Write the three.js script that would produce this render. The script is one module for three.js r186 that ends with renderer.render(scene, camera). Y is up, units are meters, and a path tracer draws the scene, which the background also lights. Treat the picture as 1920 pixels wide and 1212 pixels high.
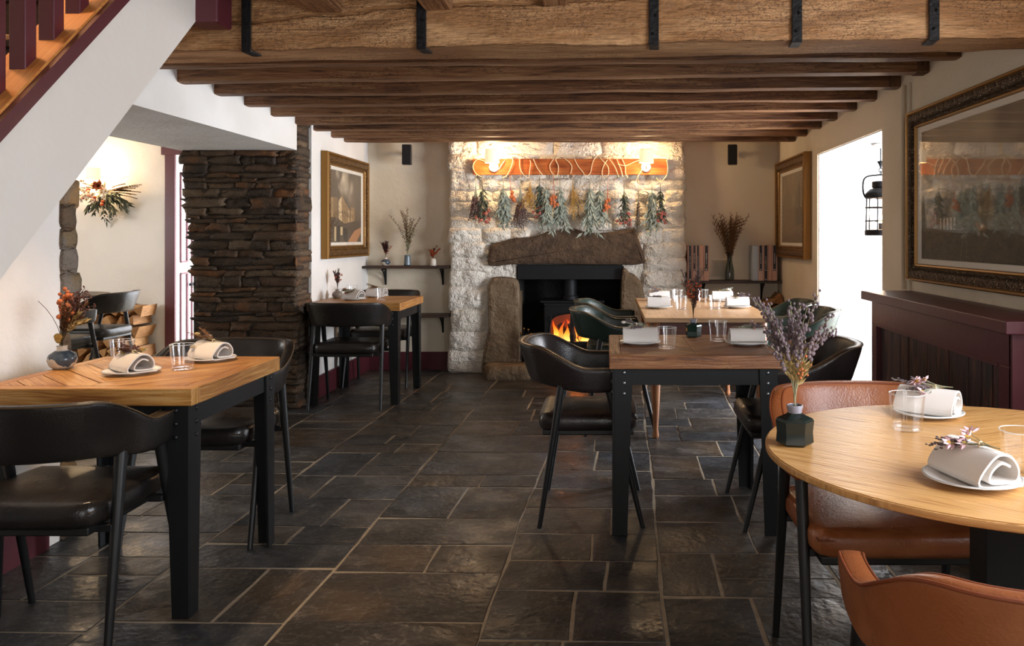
import * as THREE from 'three';
import { RoundedBoxGeometry } from 'three/addons/geometries/RoundedBoxGeometry.js';
import { RectAreaLightUniformsLib } from 'three/addons/lights/RectAreaLightUniformsLib.js';
import * as BufferGeometryUtils from 'three/addons/utils/BufferGeometryUtils.js';

// ---------------------------------------------------------------- camera, light, exposure
// y up, metres; the camera stands at (0, 1.255, 0) and looks along -z with a shifted lens (1920 x 1212)
const EYE = 1.255, FOC = 1540, CX = 1139, CY = 444;
const scene = new THREE.Scene();
const camera = new THREE.PerspectiveCamera(2 * Math.atan(606 / FOC) * 180 / Math.PI, 1920 / 1212, 0.05, 60);
camera.position.set(0, EYE, 0);
camera.setViewOffset(1920, 1212, 960 - CX, 606 - CY, 1920, 1212);
camera.updateProjectionMatrix();
const renderer = new THREE.WebGLRenderer({ antialias: true });
renderer.toneMapping = THREE.LinearToneMapping;
renderer.toneMappingExposure = 1.4;
renderer.shadowMap.enabled = true;
RectAreaLightUniformsLib.init();
scene.background = new THREE.Color(0.85, 0.93, 1.05);          // overcast sky outside the windows

// daylight in each window or glazed opening: an area light the size of the opening, just inside the pane
function daylight(name, w, h, pos, look, intensity, color) {
  const l = new THREE.RectAreaLight(color, intensity, w, h);
  l.name = name; l.position.set(...pos); l.lookAt(...look); scene.add(l); return l;
}
const DAY = new THREE.Color(0.92, 0.97, 1.06), DAYW = new THREE.Color(1.0, 0.97, 0.93);
daylight('daylight_entrance', 2.7, 2.1, [3.42, 1.12, -5.2], [0, 0.9, -5.3], 25, DAY);
daylight('daylight_side_window', 1.6, 1.05, [1.72, 1.42, -1.15], [0, 1.1, -1.3], 9.5, DAY);
daylight('daylight_front_window', 2.2, 1.2, [0.3, 1.42, 2.36], [-0.1, 1.3, -3], 2.6, DAYW);
daylight('daylight_vestibule', 0.8, 1.9, [-3.36, 1.05, -8.75], [-5, 1.05, -8.6], 14, DAY);
daylight('daylight_snug_window', 1.2, 1.0, [-6.1, 1.4, -6.0], [-3, 1.2, -6.6], 7.0, DAYW);

// ---------------------------------------------------------------- helpers
const V = (x, y, z) => new THREE.Vector3(x, y, z);
const R = d => d * Math.PI / 180;
const lerp = (a, b, t) => a + (b - a) * t;
const clamp = (x, a = 0, b = 1) => Math.min(b, Math.max(a, x));
const smooth = (a, b, x) => { const t = clamp((x - a) / (b - a)); return t * t * (3 - 2 * t); };
function rng(seed) { let a = seed >>> 0; return () => { a = (a + 0x6D2B79F5) | 0; let t = Math.imul(a ^ (a >>> 15), 1 | a); t = (t + Math.imul(t ^ (t >>> 7), 61 | t)) ^ t; return ((t ^ (t >>> 14)) >>> 0) / 4294967296; }; }
const between = (r, a, b) => a + (b - a) * r();
function hash3(x, y, z) { let h = Math.imul(x, 374761393) + Math.imul(y, 668265263) + Math.imul(z, 2147483647 ^ 0x5bd1e995) | 0; h = Math.imul(h ^ (h >>> 13), 1274126177); h ^= h >>> 16; return (h >>> 0) / 4294967295; }
function noise3(x, y, z) {
  const X = Math.floor(x), Y = Math.floor(y), Z = Math.floor(z), fx = x - X, fy = y - Y, fz = z - Z;
  const u = fx * fx * (3 - 2 * fx), v = fy * fy * (3 - 2 * fy), w = fz * fz * (3 - 2 * fz);
  const l = (a, b, t) => a + (b - a) * t;
  return l(l(l(hash3(X, Y, Z), hash3(X + 1, Y, Z), u), l(hash3(X, Y + 1, Z), hash3(X + 1, Y + 1, Z), u), v), l(l(hash3(X, Y, Z + 1), hash3(X + 1, Y, Z + 1), u), l(hash3(X, Y + 1, Z + 1), hash3(X + 1, Y + 1, Z + 1), u), v), w);
}
// tileable value noise on [0,1)^2
function tnoise(u, v, pu, pv, seed) {
  const x = u * pu, y = v * pv, X = Math.floor(x), Y = Math.floor(y), fx = x - X, fy = y - Y;
  const a = fx * fx * (3 - 2 * fx), b = fy * fy * (3 - 2 * fy), m = (i, n) => ((i % n) + n) % n;
  const x0 = m(X, pu), x1 = m(X + 1, pu), y0 = m(Y, pv), y1 = m(Y + 1, pv);
  const p = hash3(x0, y0, seed), q = hash3(x1, y0, seed), r = hash3(x0, y1, seed), s = hash3(x1, y1, seed);
  return (p + (q - p) * a) * (1 - b) + (r + (s - r) * a) * b;
}
function fbm(u, v, pu, pv, seed, oct = 4, gain = 0.5) {
  let s = 0, w = 1, t = 0;
  for (let i = 0; i < oct; i++) { s += w * tnoise(u, v, pu, pv, seed + i * 17); t += w; w *= gain; pu *= 2; pv *= 2; }
  return s / t;
}
function tex(size, metres, fn, srgb, h = size) {
  const d = new Uint8Array(size * h * 4);
  for (let j = 0; j < h; j++) for (let i = 0; i < size; i++) {
    const c = fn(i / size, j / h), k = (j * size + i) * 4;
    if (typeof c === 'number') { d[k] = d[k + 1] = d[k + 2] = clamp(c) * 255; } else { d[k] = clamp(c[0]) * 255; d[k + 1] = clamp(c[1]) * 255; d[k + 2] = clamp(c[2]) * 255; }
    d[k + 3] = 255;
  }
  const t = new THREE.DataTexture(d, size, h); t.wrapS = t.wrapT = THREE.RepeatWrapping; t.magFilter = THREE.LinearFilter; t.minFilter = THREE.LinearFilter;
  const my = Array.isArray(metres) ? metres[1] : metres, mx = Array.isArray(metres) ? metres[0] : metres;
  t.repeat.set(1 / mx, 1 / my);
  if (srgb) t.colorSpace = THREE.SRGBColorSpace;
  t.needsUpdate = true; return t;
}
const hex = h => [(h >> 16 & 255) / 255, (h >> 8 & 255) / 255, (h & 255) / 255];
const mix3 = (a, b, t) => [lerp(a[0], b[0], t), lerp(a[1], b[1], t), lerp(a[2], b[2], t)];

// geometry plumbing: every piece becomes non-indexed with position, normal, uv (metres)
function fin(g) {
  if (g.index) g = g.toNonIndexed();
  for (const k of Object.keys(g.attributes)) if (!['position', 'normal', 'uv', 'color'].includes(k)) g.deleteAttribute(k);
  if (!g.attributes.normal) g.computeVertexNormals();
  if (!g.attributes.uv) g.setAttribute('uv', new THREE.BufferAttribute(new Float32Array(g.attributes.position.count * 2), 2));
  return g;
}
// box projection in metres; the grain runs along axis 0, 1 or 2
function boxUV(g, grain = 0, ou = 0, ov = 0) {
  g = fin(g);
  const p = g.attributes.position, uv = g.attributes.uv, a = V(), b = V(), c = V();
  for (let i = 0; i < p.count; i += 3) {
    a.fromBufferAttribute(p, i); b.fromBufferAttribute(p, i + 1); c.fromBufferAttribute(p, i + 2);
    const n = b.clone().sub(a).cross(c.clone().sub(a)), m = [Math.abs(n.x), Math.abs(n.y), Math.abs(n.z)];
    const ax = m[0] > m[1] && m[0] > m[2] ? 0 : m[1] > m[2] ? 1 : 2;
    const rest = [0, 1, 2].filter(k => k !== ax);
    let U = rest[0], W = rest[1];
    if (rest.includes(grain)) { U = grain; W = rest.find(k => k !== grain); }
    [a, b, c].forEach((q, k) => { const e = [q.x, q.y, q.z]; uv.setXY(i + k, e[U] + ou, e[W] + ov + ax * 0.37); });
  }
  uv.needsUpdate = true; return g;
}
const merge = list => list.length === 1 ? fin(list[0]) : BufferGeometryUtils.mergeGeometries(list.map(fin));
function at(g, x = 0, y = 0, z = 0, rx = 0, ry = 0, rz = 0) {
  const m = new THREE.Matrix4().makeRotationFromEuler(new THREE.Euler(rx, ry, rz)); m.setPosition(x, y, z);
  return g.applyMatrix4(m);
}
function box(w, h, d, x = 0, y = 0, z = 0, r = 0) {
  const g = r > 0 ? new RoundedBoxGeometry(w, h, d, 2, Math.min(r, w / 2.01, h / 2.01, d / 2.01)) : new THREE.BoxGeometry(w, h, d);
  return g.translate(x, y, z);
}
// box from ranges in photo coordinates: Z is the distance from the camera plane (z = -Z)
const slabBox = (x0, x1, y0, y1, Z0, Z1, r = 0) => box(x1 - x0, y1 - y0, Math.abs(Z1 - Z0), (x0 + x1) / 2, (y0 + y1) / 2, -(Z0 + Z1) / 2, r);
function rod(p, q, r1, r2 = r1, seg = 8, caps = true) {
  const d = q.clone().sub(p), L = d.length(), g = new THREE.CylinderGeometry(r2, r1, L, seg, 1, !caps);
  g.applyQuaternion(new THREE.Quaternion().setFromUnitVectors(V(0, 1, 0), d.normalize()));
  return g.translate((p.x + q.x) / 2, (p.y + q.y) / 2, (p.z + q.z) / 2);
}
const tube = (pts, r, seg = 24, rad = 6, closed = false) => new THREE.TubeGeometry(new THREE.CatmullRomCurve3(pts, closed, 'centripetal'), seg, r, rad, closed);
const lathe = (prof, seg = 28) => new THREE.LatheGeometry(prof.map(([r, y]) => new THREE.Vector2(r, y)), seg);
function extrude(poly, depth, bevel = 0, holes = []) {
  const s = new THREE.Shape(poly.map(([x, y]) => new THREE.Vector2(x, y)));
  for (const h of holes) s.holes.push(new THREE.Path(h.map(([x, y]) => new THREE.Vector2(x, y))));
  return new THREE.ExtrudeGeometry(s, { depth, bevelEnabled: bevel > 0, bevelSize: bevel, bevelThickness: bevel, bevelOffset: -bevel, bevelSegments: 2, curveSegments: 12 });
}
// a rough block: superellipsoid box pushed about by noise
function rock(w, h, d, seed, { n = [4, 3, 2], sq = 0.35, amp = 0.12 } = {}) {
  let g = new THREE.BoxGeometry(1, 1, 1, ...n); g.deleteAttribute('uv'); g.deleteAttribute('normal'); g = BufferGeometryUtils.mergeVertices(g, 1e-4);
  const p = g.attributes.position, s = seed * 7.31;
  for (let i = 0; i < p.count; i++) {
    let x = p.getX(i) * 2, y = p.getY(i) * 2, z = p.getZ(i) * 2;
    const k = Math.pow(Math.pow(Math.abs(x), 6) + Math.pow(Math.abs(y), 6) + Math.pow(Math.abs(z), 6), 1 / 6), L = Math.hypot(x, y, z) / 1.25;
    const f = lerp(1, 1 / Math.max(k, L * 0.9), sq);
    x *= f; y *= f; z *= f;
    const q = 1 + (noise3(x * 1.7 + s, y * 1.7 - s, z * 1.7 + s * 0.5) - 0.5) * 2 * amp;
    p.setXYZ(i, x * q * w / 2, y * q * h / 2 + (noise3(x * 2.3 - s, z * 2 + s, 3) - 0.5) * amp * h * 0.8, z * q * d / 2);
  }
  g.computeVertexNormals(); return g;
}
// names
const taken = {};
function numbered(n) { const k = taken[n] = (taken[n] ?? -1) + 1; return k ? `${n}_${String(k).padStart(3, '0')}` : n; }
function shade(o) { o.castShadow = o.receiveShadow = true; return o; }
function part(name, geos, mat, parent) {
  const m = shade(new THREE.Mesh(Array.isArray(geos) ? merge(geos) : fin(geos), mat)); m.name = name; parent.add(m); return m;
}
function tag(o, label, category, group) { o.userData.label = label; o.userData.category = category; if (group) o.userData.group = group; return o; }
function thing(name, label, category, pos = [0, 0, 0], turn = 0, group) {
  const o = new THREE.Group(); o.name = numbered(name); o.position.set(...pos); o.rotation.y = turn; scene.add(o); return tag(o, label, category, group);
}
function solo(name, geos, mat, label, category, group) { const m = part(numbered(name), geos, mat, scene); return tag(m, label, category, group); }
function struct(name, geos, mat, label) { const m = part(name, geos, mat, scene); m.userData.kind = 'structure'; m.userData.label = label; return m; }
function copyOf(o, pos, turn, label, group) { const c = o.clone(); c.name = numbered(o.name.replace(/_\d{3}$/, '')); c.position.set(...pos); c.rotation.y = turn; c.userData = { ...o.userData }; if (label) c.userData.label = label; if (group) c.userData.group = group; scene.add(c); return c; }

// ---------------------------------------------------------------- materials
const std = (o) => new THREE.MeshStandardMaterial(o);
const phy = (o) => new THREE.MeshPhysicalMaterial(o);
const plasterBump = tex(1024, 2.0, (u, v) => 0.55 * fbm(u, v, 5, 5, 3, 4) + 0.3 * fbm(u, v, 24, 24, 9, 3) + 0.15 * fbm(u, v, 120, 120, 5, 2));
const plasterTone = (a, b, seed) => tex(512, 2.4, (u, v) => mix3(hex(a), hex(b), smooth(0.35, 0.75, fbm(u, v, 4, 4, seed, 5))), true);
const M = {};
M.plaster = std({ map: plasterTone(0xe6e2dc, 0xdad5cd, 11), roughness: 0.9, bumpMap: plasterBump, bumpScale: 0.009 });
M.cream = std({ map: plasterTone(0xddd0ba, 0xd0c2a8, 12), roughness: 0.85, bumpMap: plasterBump, bumpScale: 0.009 });
M.stringer = std({ map: plasterTone(0xe4ddd4, 0xdfd7cd, 14), roughness: 0.8, bumpMap: plasterBump, bumpScale: 0.006 });
const limeBump = tex(1024, 0.7, (u, v) => 0.5 * fbm(u, v, 6, 7, 21, 5, 0.6) + 0.35 * Math.abs(2 * fbm(u, v, 9, 14, 33, 4) - 1) + 0.15 * fbm(u, v, 70, 70, 35, 2));
M.limewash = std({ map: plasterTone(0xece5d8, 0xe0d6c4, 15), roughness: 0.8, bumpMap: limeBump, bumpScale: 0.05 });
// timber: streaks along u, stretched noise
function timberTex(size, mx, my, dark, mid, lite, seed, { streak = 90, speck = 0, patch = 0.5, crack = 0, su = 4 } = {}) {
  const D = hex(dark), N = hex(mid), L = hex(lite);
  return tex(size, [mx, my], (u, v) => {
    const warp = (fbm(u, v, 3, 6, seed + 5, 3) - 0.5) * 0.08;
    const s = fbm(u, v + warp, su, streak, seed, 3, 0.6), q = fbm(u, v + warp, su * 3, streak * 2, seed + 7, 2), pz = fbm(u, v, 4, 5, seed + 60, 4);
    let t = 0.55 * s + 0.25 * q + patch * (pz - 0.5) + 0.1;
    let c = t < 0.5 ? mix3(D, N, smooth(0.22, 0.5, t)) : mix3(N, L, smooth(0.5, 0.78, t));
    if (speck) { const k = fbm(u, v, 130, 130, seed + 90, 2), z = smooth(0.42, 0.62, fbm(u, v, 5, 5, seed + 95, 3)); if (k > 0.58) c = mix3(c, D, speck * z * smooth(0.58, 0.72, k)); }
    if (crack) { const k = Math.abs(fbm(u, v + warp * 2, 2, 7, seed + 200, 3) - 0.5); if (k < 0.006) c = mix3([0.06, 0.035, 0.02], c, k / 0.006); }
    return c;
  }, true);
}
const timberBump = (mx, my, seed, streak = 90) => tex(1024, [mx, my], (u, v) => { const w = (fbm(u, v, 3, 6, seed + 5, 3) - 0.5) * 0.08; return 0.6 * fbm(u, v + w, 4, streak, seed, 3, 0.6) + 0.4 * fbm(u, v, 20, 40, seed + 31, 3); });
const bmpOld = timberBump(1.6, 0.8, 41), bmpFine = timberBump(0.9, 0.45, 51, 120);
M.beam = std({
  map: tex(2048, [1.7, 0.85], (u, v) => {
    let c = mix3(hex(0x93683f), hex(0xb98f63), smooth(0.3, 0.7, fbm(u, v, 5, 14, 41, 4)));
    const g = fbm(u, v, 40, 260, 43, 3, 0.6), f = 0.8 + 0.4 * g; c = [c[0] * f, c[1] * f, c[2] * f];
    const z = smooth(0.3, 0.7, fbm(u, v, 7, 6, 47, 4)), q = fbm(u, v, 330, 300, 53, 2); if (q > 0.52) c = mix3(c, hex(0x4a2f1b), 0.55 * z * smooth(0.52, 0.75, q));
    return mix3(c, hex(0x5a3a22), 0.35 * smooth(0.6, 0.8, fbm(u, v, 14, 90, 57, 3)));
  }, true), roughness: 0.72, bumpMap: tex(1024, [1.7, 0.85], (u, v) => 0.5 * fbm(u, v, 40, 160, 43, 3, 0.6) + 0.5 * fbm(u, v, 90, 80, 77, 3)), bumpScale: 0.01 });
M.joist = [61, 66, 71].map((s, i) => std({ map: timberTex(1024, 1.9, 0.6, 0x452a17, [0x7d5535, 0x865d3c, 0x754e30][i], 0xa07b55, s, { streak: 70, patch: 0.45, speck: 0.5, su: 10 }), roughness: 0.62, bumpMap: bmpOld, bumpScale: 0.006 }));
M.joistEnd = std({ map: timberTex(512, 0.6, 0.6, 0x38220f, 0x5a3c22, 0x6e4d30, 76, { streak: 40, su: 10 }), roughness: 0.7 });
M.tableTop = [81, 86].map((s, i) => std({ map: timberTex(1024, 0.9, 0.45, 0x86501f, [0xb98342, 0xa9743a][i], 0xd0a062, s, { streak: 60, patch: 0.5, speck: 0.2 }), roughness: 0.42, bumpMap: bmpFine, bumpScale: 0.003 }));
M.tableGrey = [91, 96].map((s, i) => std({ map: timberTex(1024, 0.9, 0.45, 0x563420, [0x915f3a, 0x845433][i], 0xb5855a, s, { streak: 60, patch: 0.5, speck: 0.35 }), roughness: 0.45, bumpMap: bmpFine, bumpScale: 0.004 }));
M.oak = std({ map: timberTex(1024, 0.8, 0.4, 0xa06f3c, 0xc8965a, 0xd9ae74, 101, { streak: 80, patch: 0.25 }), roughness: 0.33, bumpMap: bmpFine, bumpScale: 0.0012 });
M.oakPale = std({ map: timberTex(512, 0.9, 0.45, 0xab7f52, 0xcda478, 0xdcb98e, 105, { streak: 70, patch: 0.3 }), roughness: 0.35, bumpMap: bmpFine, bumpScale: 0.001 });
M.redwood = std({ map: timberTex(512, 0.9, 0.3, 0x8a3f16, 0xb5622a, 0xc97a3c, 111, { streak: 40, patch: 0.6 }), roughness: 0.45, bumpMap: bmpFine, bumpScale: 0.002 });
M.turned = std({ map: timberTex(512, 0.6, 0.3, 0x6a3d22, 0x9a6540, 0xb07c52, 115, { streak: 30 }), roughness: 0.4 });
M.apron = std({ map: timberTex(512, 0.9, 0.3, 0x3a1a0e, 0x5c2d1b, 0x6f3b24, 117, { streak: 40 }), roughness: 0.4 });
M.darkShelf = std({ map: timberTex(512, 0.9, 0.3, 0x1c120c, 0x35231a, 0x4a3324, 119, { streak: 40 }), roughness: 0.5 });
M.stainPlank = [121, 124, 127].map((s, i) => std({ map: timberTex(512, 0.5, 0.12, 0x12080a, [0x2b1416, 0x331a1b, 0x241012][i], 0x5a3226, s, { streak: 16, patch: 0.9 }), roughness: 0.5, bumpMap: bmpFine, bumpScale: 0.003 }));
M.maroon = std({ color: 0x54222a, roughness: 0.38, bumpMap: plasterBump, bumpScale: 0.002 });
M.pine = std({ map: timberTex(512, 0.8, 0.3, 0xa35f2a, 0xc98443, 0xd89a58, 131, { streak: 40, patch: 0.3 }), roughness: 0.4 });
M.iron = std({ color: 0x1c1b1c, roughness: 0.55, metalness: 0.55, bumpMap: tex(256, 0.12, (u, v) => fbm(u, v, 8, 8, 7, 4)), bumpScale: 0.003 });
M.steel = std({ color: 0x141617, roughness: 0.5, metalness: 0.3 });
M.bolt = std({ color: 0x8f9294, roughness: 0.35, metalness: 0.9 });
M.boltDark = std({ color: 0x35363a, roughness: 0.4, metalness: 0.8 });
M.chairLeg = std({ color: 0x161616, roughness: 0.42 });
const leatherBump = tex(512, 0.16, (u, v) => 0.6 * fbm(u, v, 40, 40, 3, 2) + 0.4 * fbm(u, v, 9, 9, 8, 3));
const leatherRough = tex(256, 0.5, (u, v) => 0.75 + 0.5 * (fbm(u, v, 5, 5, 13, 4) - 0.5));
const leather = (c, c2, seed) => phy({ map: tex(256, 0.5, (u, v) => mix3(hex(c), hex(c2), smooth(0.35, 0.7, fbm(u, v, 4, 4, seed, 4))), true), roughness: 0.42, roughnessMap: leatherRough, bumpMap: leatherBump, bumpScale: 0.0009, specularIntensity: 0.9 });
M.leatherBlack = leather(0x1d1a18, 0x28231f, 5);
M.leatherPlum = leather(0x231d1c, 0x2d2523, 6);
M.leatherGreen = leather(0x233029, 0x2c3a33, 7);
M.leatherTan = leather(0x8a4e2b, 0x9f633d, 8);
M.piping = std({ color: 0x4a3822, roughness: 0.5 });
M.pipingTan = std({ color: 0x7a3a1a, roughness: 0.5 });
M.stitch = std({ color: 0xb07c50, roughness: 0.7 });
// slate: cleft layers, rusty patches
const slateH = (u, v, s) => 0.5 * fbm(u, v, 5, 7, s, 5, 0.55) + 0.35 * Math.abs(2 * fbm(u, v, 4, 8, s + 40, 4) - 1) + 0.15 * fbm(u, v, 60, 60, s + 80, 2);
const slateBump = tex(1024, 1.1, (u, v) => slateH(u, v, 201));
const slateRough = tex(512, 1.1, (u, v) => 0.62 + 0.75 * (fbm(u, v, 7, 7, 231, 5, 0.6) - 0.5));
const slate = (a, b, c, s) => phy({
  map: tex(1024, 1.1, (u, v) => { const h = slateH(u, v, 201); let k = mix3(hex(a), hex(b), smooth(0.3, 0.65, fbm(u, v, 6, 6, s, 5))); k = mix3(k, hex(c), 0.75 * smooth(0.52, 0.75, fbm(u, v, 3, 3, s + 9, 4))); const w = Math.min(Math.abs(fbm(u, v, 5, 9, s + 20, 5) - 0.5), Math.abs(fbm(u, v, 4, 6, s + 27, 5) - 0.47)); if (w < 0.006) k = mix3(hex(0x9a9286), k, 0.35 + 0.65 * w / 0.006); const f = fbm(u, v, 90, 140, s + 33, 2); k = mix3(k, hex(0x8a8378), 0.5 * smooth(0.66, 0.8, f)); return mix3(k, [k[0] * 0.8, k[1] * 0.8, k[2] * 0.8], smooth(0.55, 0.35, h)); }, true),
  roughness: 0.72, roughnessMap: slateRough, bumpMap: slateBump, bumpScale: 0.015, specularIntensity: 0.85,
});
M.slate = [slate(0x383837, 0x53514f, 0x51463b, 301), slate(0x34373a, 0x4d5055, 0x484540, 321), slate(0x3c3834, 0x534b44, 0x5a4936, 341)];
M.mortar = std({ map: tex(512, 0.5, (u, v) => mix3(hex(0x968873), hex(0xb2a48d), fbm(u, v, 20, 20, 371, 3)), true), roughness: 0.85, bumpMap: plasterBump, bumpScale: 0.01 });
// rubble stone
const rockBump = tex(1024, 0.45, (u, v) => 0.5 * fbm(u, v, 4, 12, 401, 5, 0.6) + 0.3 * Math.abs(2 * fbm(u, v, 6, 18, 431, 4) - 1) + 0.2 * fbm(u, v, 60, 60, 451, 2));
const rockMat = (a, b, c, s) => std({ map: tex(512, 0.45, (u, v) => mix3(mix3(hex(a), hex(b), fbm(u, v, 4, 14, s, 5)), hex(c), 0.8 * smooth(0.5, 0.75, fbm(u, v, 5, 7, s + 7, 4))), true), roughness: 0.8, bumpMap: rockBump, bumpScale: 0.02 });
M.rock = [rockMat(0x3f2e1f, 0x5d4630, 0x6b4423, 461), rockMat(0x382c20, 0x564430, 0x4f3b26, 466), rockMat(0x49331f, 0x684627, 0x814e23, 471), rockMat(0x2b2016, 0x413122, 0x503920, 476), rockMat(0x4d3e2f, 0x6e5942, 0x5d442a, 481)];
M.rockPale = [rockMat(0x6d5a44, 0x8d7860, 0x9a7444, 486), rockMat(0x655b50, 0x82776a, 0x75603f, 491)];
M.rockJoint = std({ color: 0x3a2f24, roughness: 0.95, bumpMap: rockBump, bumpScale: 0.02 });
M.lintel = std({ map: tex(1024, 0.9, (u, v) => mix3(mix3(hex(0x3a291c), hex(0x6a523a), fbm(u, v, 8, 10, 501, 6, 0.6)), hex(0x8a6e4e), 0.7 * smooth(0.55, 0.8, fbm(u, v, 4, 4, 511, 4))), true), roughness: 0.85, bumpMap: limeBump, bumpScale: 0.03 });
M.jambStone = std({ map: tex(512, 0.9, (u, v) => mix3(mix3(hex(0x5c4832), hex(0x8f7a60), fbm(u, v, 8, 10, 521, 6, 0.6)), hex(0xa08d74), 0.7 * smooth(0.55, 0.8, fbm(u, v, 4, 4, 531, 4))), true), roughness: 0.85, bumpMap: limeBump, bumpScale: 0.03 });
M.soot = std({ color: 0x14110f, roughness: 0.9, bumpMap: limeBump, bumpScale: 0.03 });
M.castIron = std({ color: 0x17181a, roughness: 0.55, metalness: 0.4 });
M.glass = phy({ color: 0xffffff, transmission: 1, thickness: 0, roughness: 0.02, ior: 1.5 });
M.glassGrey = phy({ color: 0xb9c6c6, transmission: 1, thickness: 0, roughness: 0.03, ior: 1.5 });
M.porcelain = phy({ color: 0xe4e2de, roughness: 0.25 });
M.linen = std({ color: 0xe9e3dc, roughness: 0.9, bumpMap: tex(256, 0.02, (u, v) => 0.5 + 0.25 * Math.sin(u * 6.283 * 12) + 0.25 * Math.sin(v * 6.283 * 12)), bumpScale: 0.0004 });
M.linenEdge = std({ color: 0xcfc6bd, roughness: 0.9 });
M.twine = std({ color: 0xd2bb94, roughness: 0.9 });
M.cord = std({ color: 0xe2cfa8, roughness: 0.8 });
M.speaker = std({ color: 0x0b0b0d, roughness: 0.5 });
M.white = std({ color: 0xe8e8e6, roughness: 0.5 });
M.reveal = std({ map: plasterTone(0xdedcd8, 0xd2cfc9, 17), roughness: 0.9, bumpMap: plasterBump, bumpScale: 0.02 });
M.doorWhite = std({ color: 0xe6e8e8, roughness: 0.45 });
M.gilt = std({ map: tex(512, 0.25, (u, v) => mix3(mix3(hex(0x3f2913), hex(0x7a5426), fbm(u, v, 12, 12, 601, 4)), hex(0xab8546), smooth(0.6, 0.8, fbm(u, v, 30, 30, 611, 3))), true), roughness: 0.38, metalness: 0.45 });
M.giltPlain = std({ color: 0x8a6229, roughness: 0.4, metalness: 0.5 });
M.giltDark = std({ map: tex(512, 0.2, (u, v) => { const k = fbm(u, v, 24, 24, 621, 4); return mix3(mix3(hex(0x2c1c10), hex(0x5a3c1e), k), hex(0xcbbba0), 0.85 * smooth(0.66, 0.74, fbm(u, v, 40, 40, 631, 3))); }, true), roughness: 0.5, metalness: 0.2, bumpMap: tex(512, 0.2, (u, v) => fbm(u, v, 18, 18, 621, 4, 0.7)), bumpScale: 0.02 });
M.mount = std({ color: 0xe3ddd0, roughness: 0.8 });
M.bark = std({ color: 0x4a3524, roughness: 0.9, bumpMap: rockBump, bumpScale: 0.02 });
M.logWood = [641, 646, 651].map((s, i) => std({ map: tex(256, 0.22, (u, v) => mix3(hex([0x80552e, 0x744a28, 0x94693f][i]), hex([0xae7f4c, 0x9c7040, 0xc09460][i]), fbm(u, v, 4, 30, s, 4)), true), roughness: 0.8, bumpMap: rockBump, bumpScale: 0.008 }));
// dried plants
const leafy = (c, t = 0) => phy({ color: c, roughness: 0.85, side: THREE.DoubleSide, transmission: t, thickness: 0 });
M.stemPale = leafy(0x8f8a6a); M.stemDark = leafy(0x4a3a22); M.stemGreen = leafy(0x7c8670); M.leafGrey = leafy(0x9aa090); M.leafDark = leafy(0x4c5242); M.leafOlive = leafy(0x6a6340);
M.lavender = leafy(0x6e5f63); M.plumBrown = leafy(0x5b3a34); M.wheat = leafy(0xb09a68); M.rust = leafy(0xb0502c); M.orange = leafy(0xbf6a3c); M.coral = leafy(0xb86a5c); M.pink = leafy(0xe2bcc0); M.gold = leafy(0xb48a42); M.petal = leafy(0xeadfd4); M.brownHead = leafy(0x6d4a2c); M.yellowEye = leafy(0xa8812e);
const glow = (c, k) => new THREE.MeshStandardMaterial({ color: 0x000000, emissive: c, emissiveIntensity: k, roughness: 1 });
M.shadeCloth = phy({ color: 0xf3e2c0, roughness: 0.95, emissive: 0xffe2b4, emissiveIntensity: 0.62, side: THREE.DoubleSide });
M.bulb = glow(0xffe0b0, 14);

// ---------------------------------------------------------------- the room
const XL = -2.26, XR = 1.605, ZB = 7.75, JB = 2.07, SOF = 1.885;       // left wall, right wall, back wall, joist underside, soffits
const wall = (name, list, mat, label) => struct(name, list.map(a => boxUV(slabBox(...a), 1)), mat, label);

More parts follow.
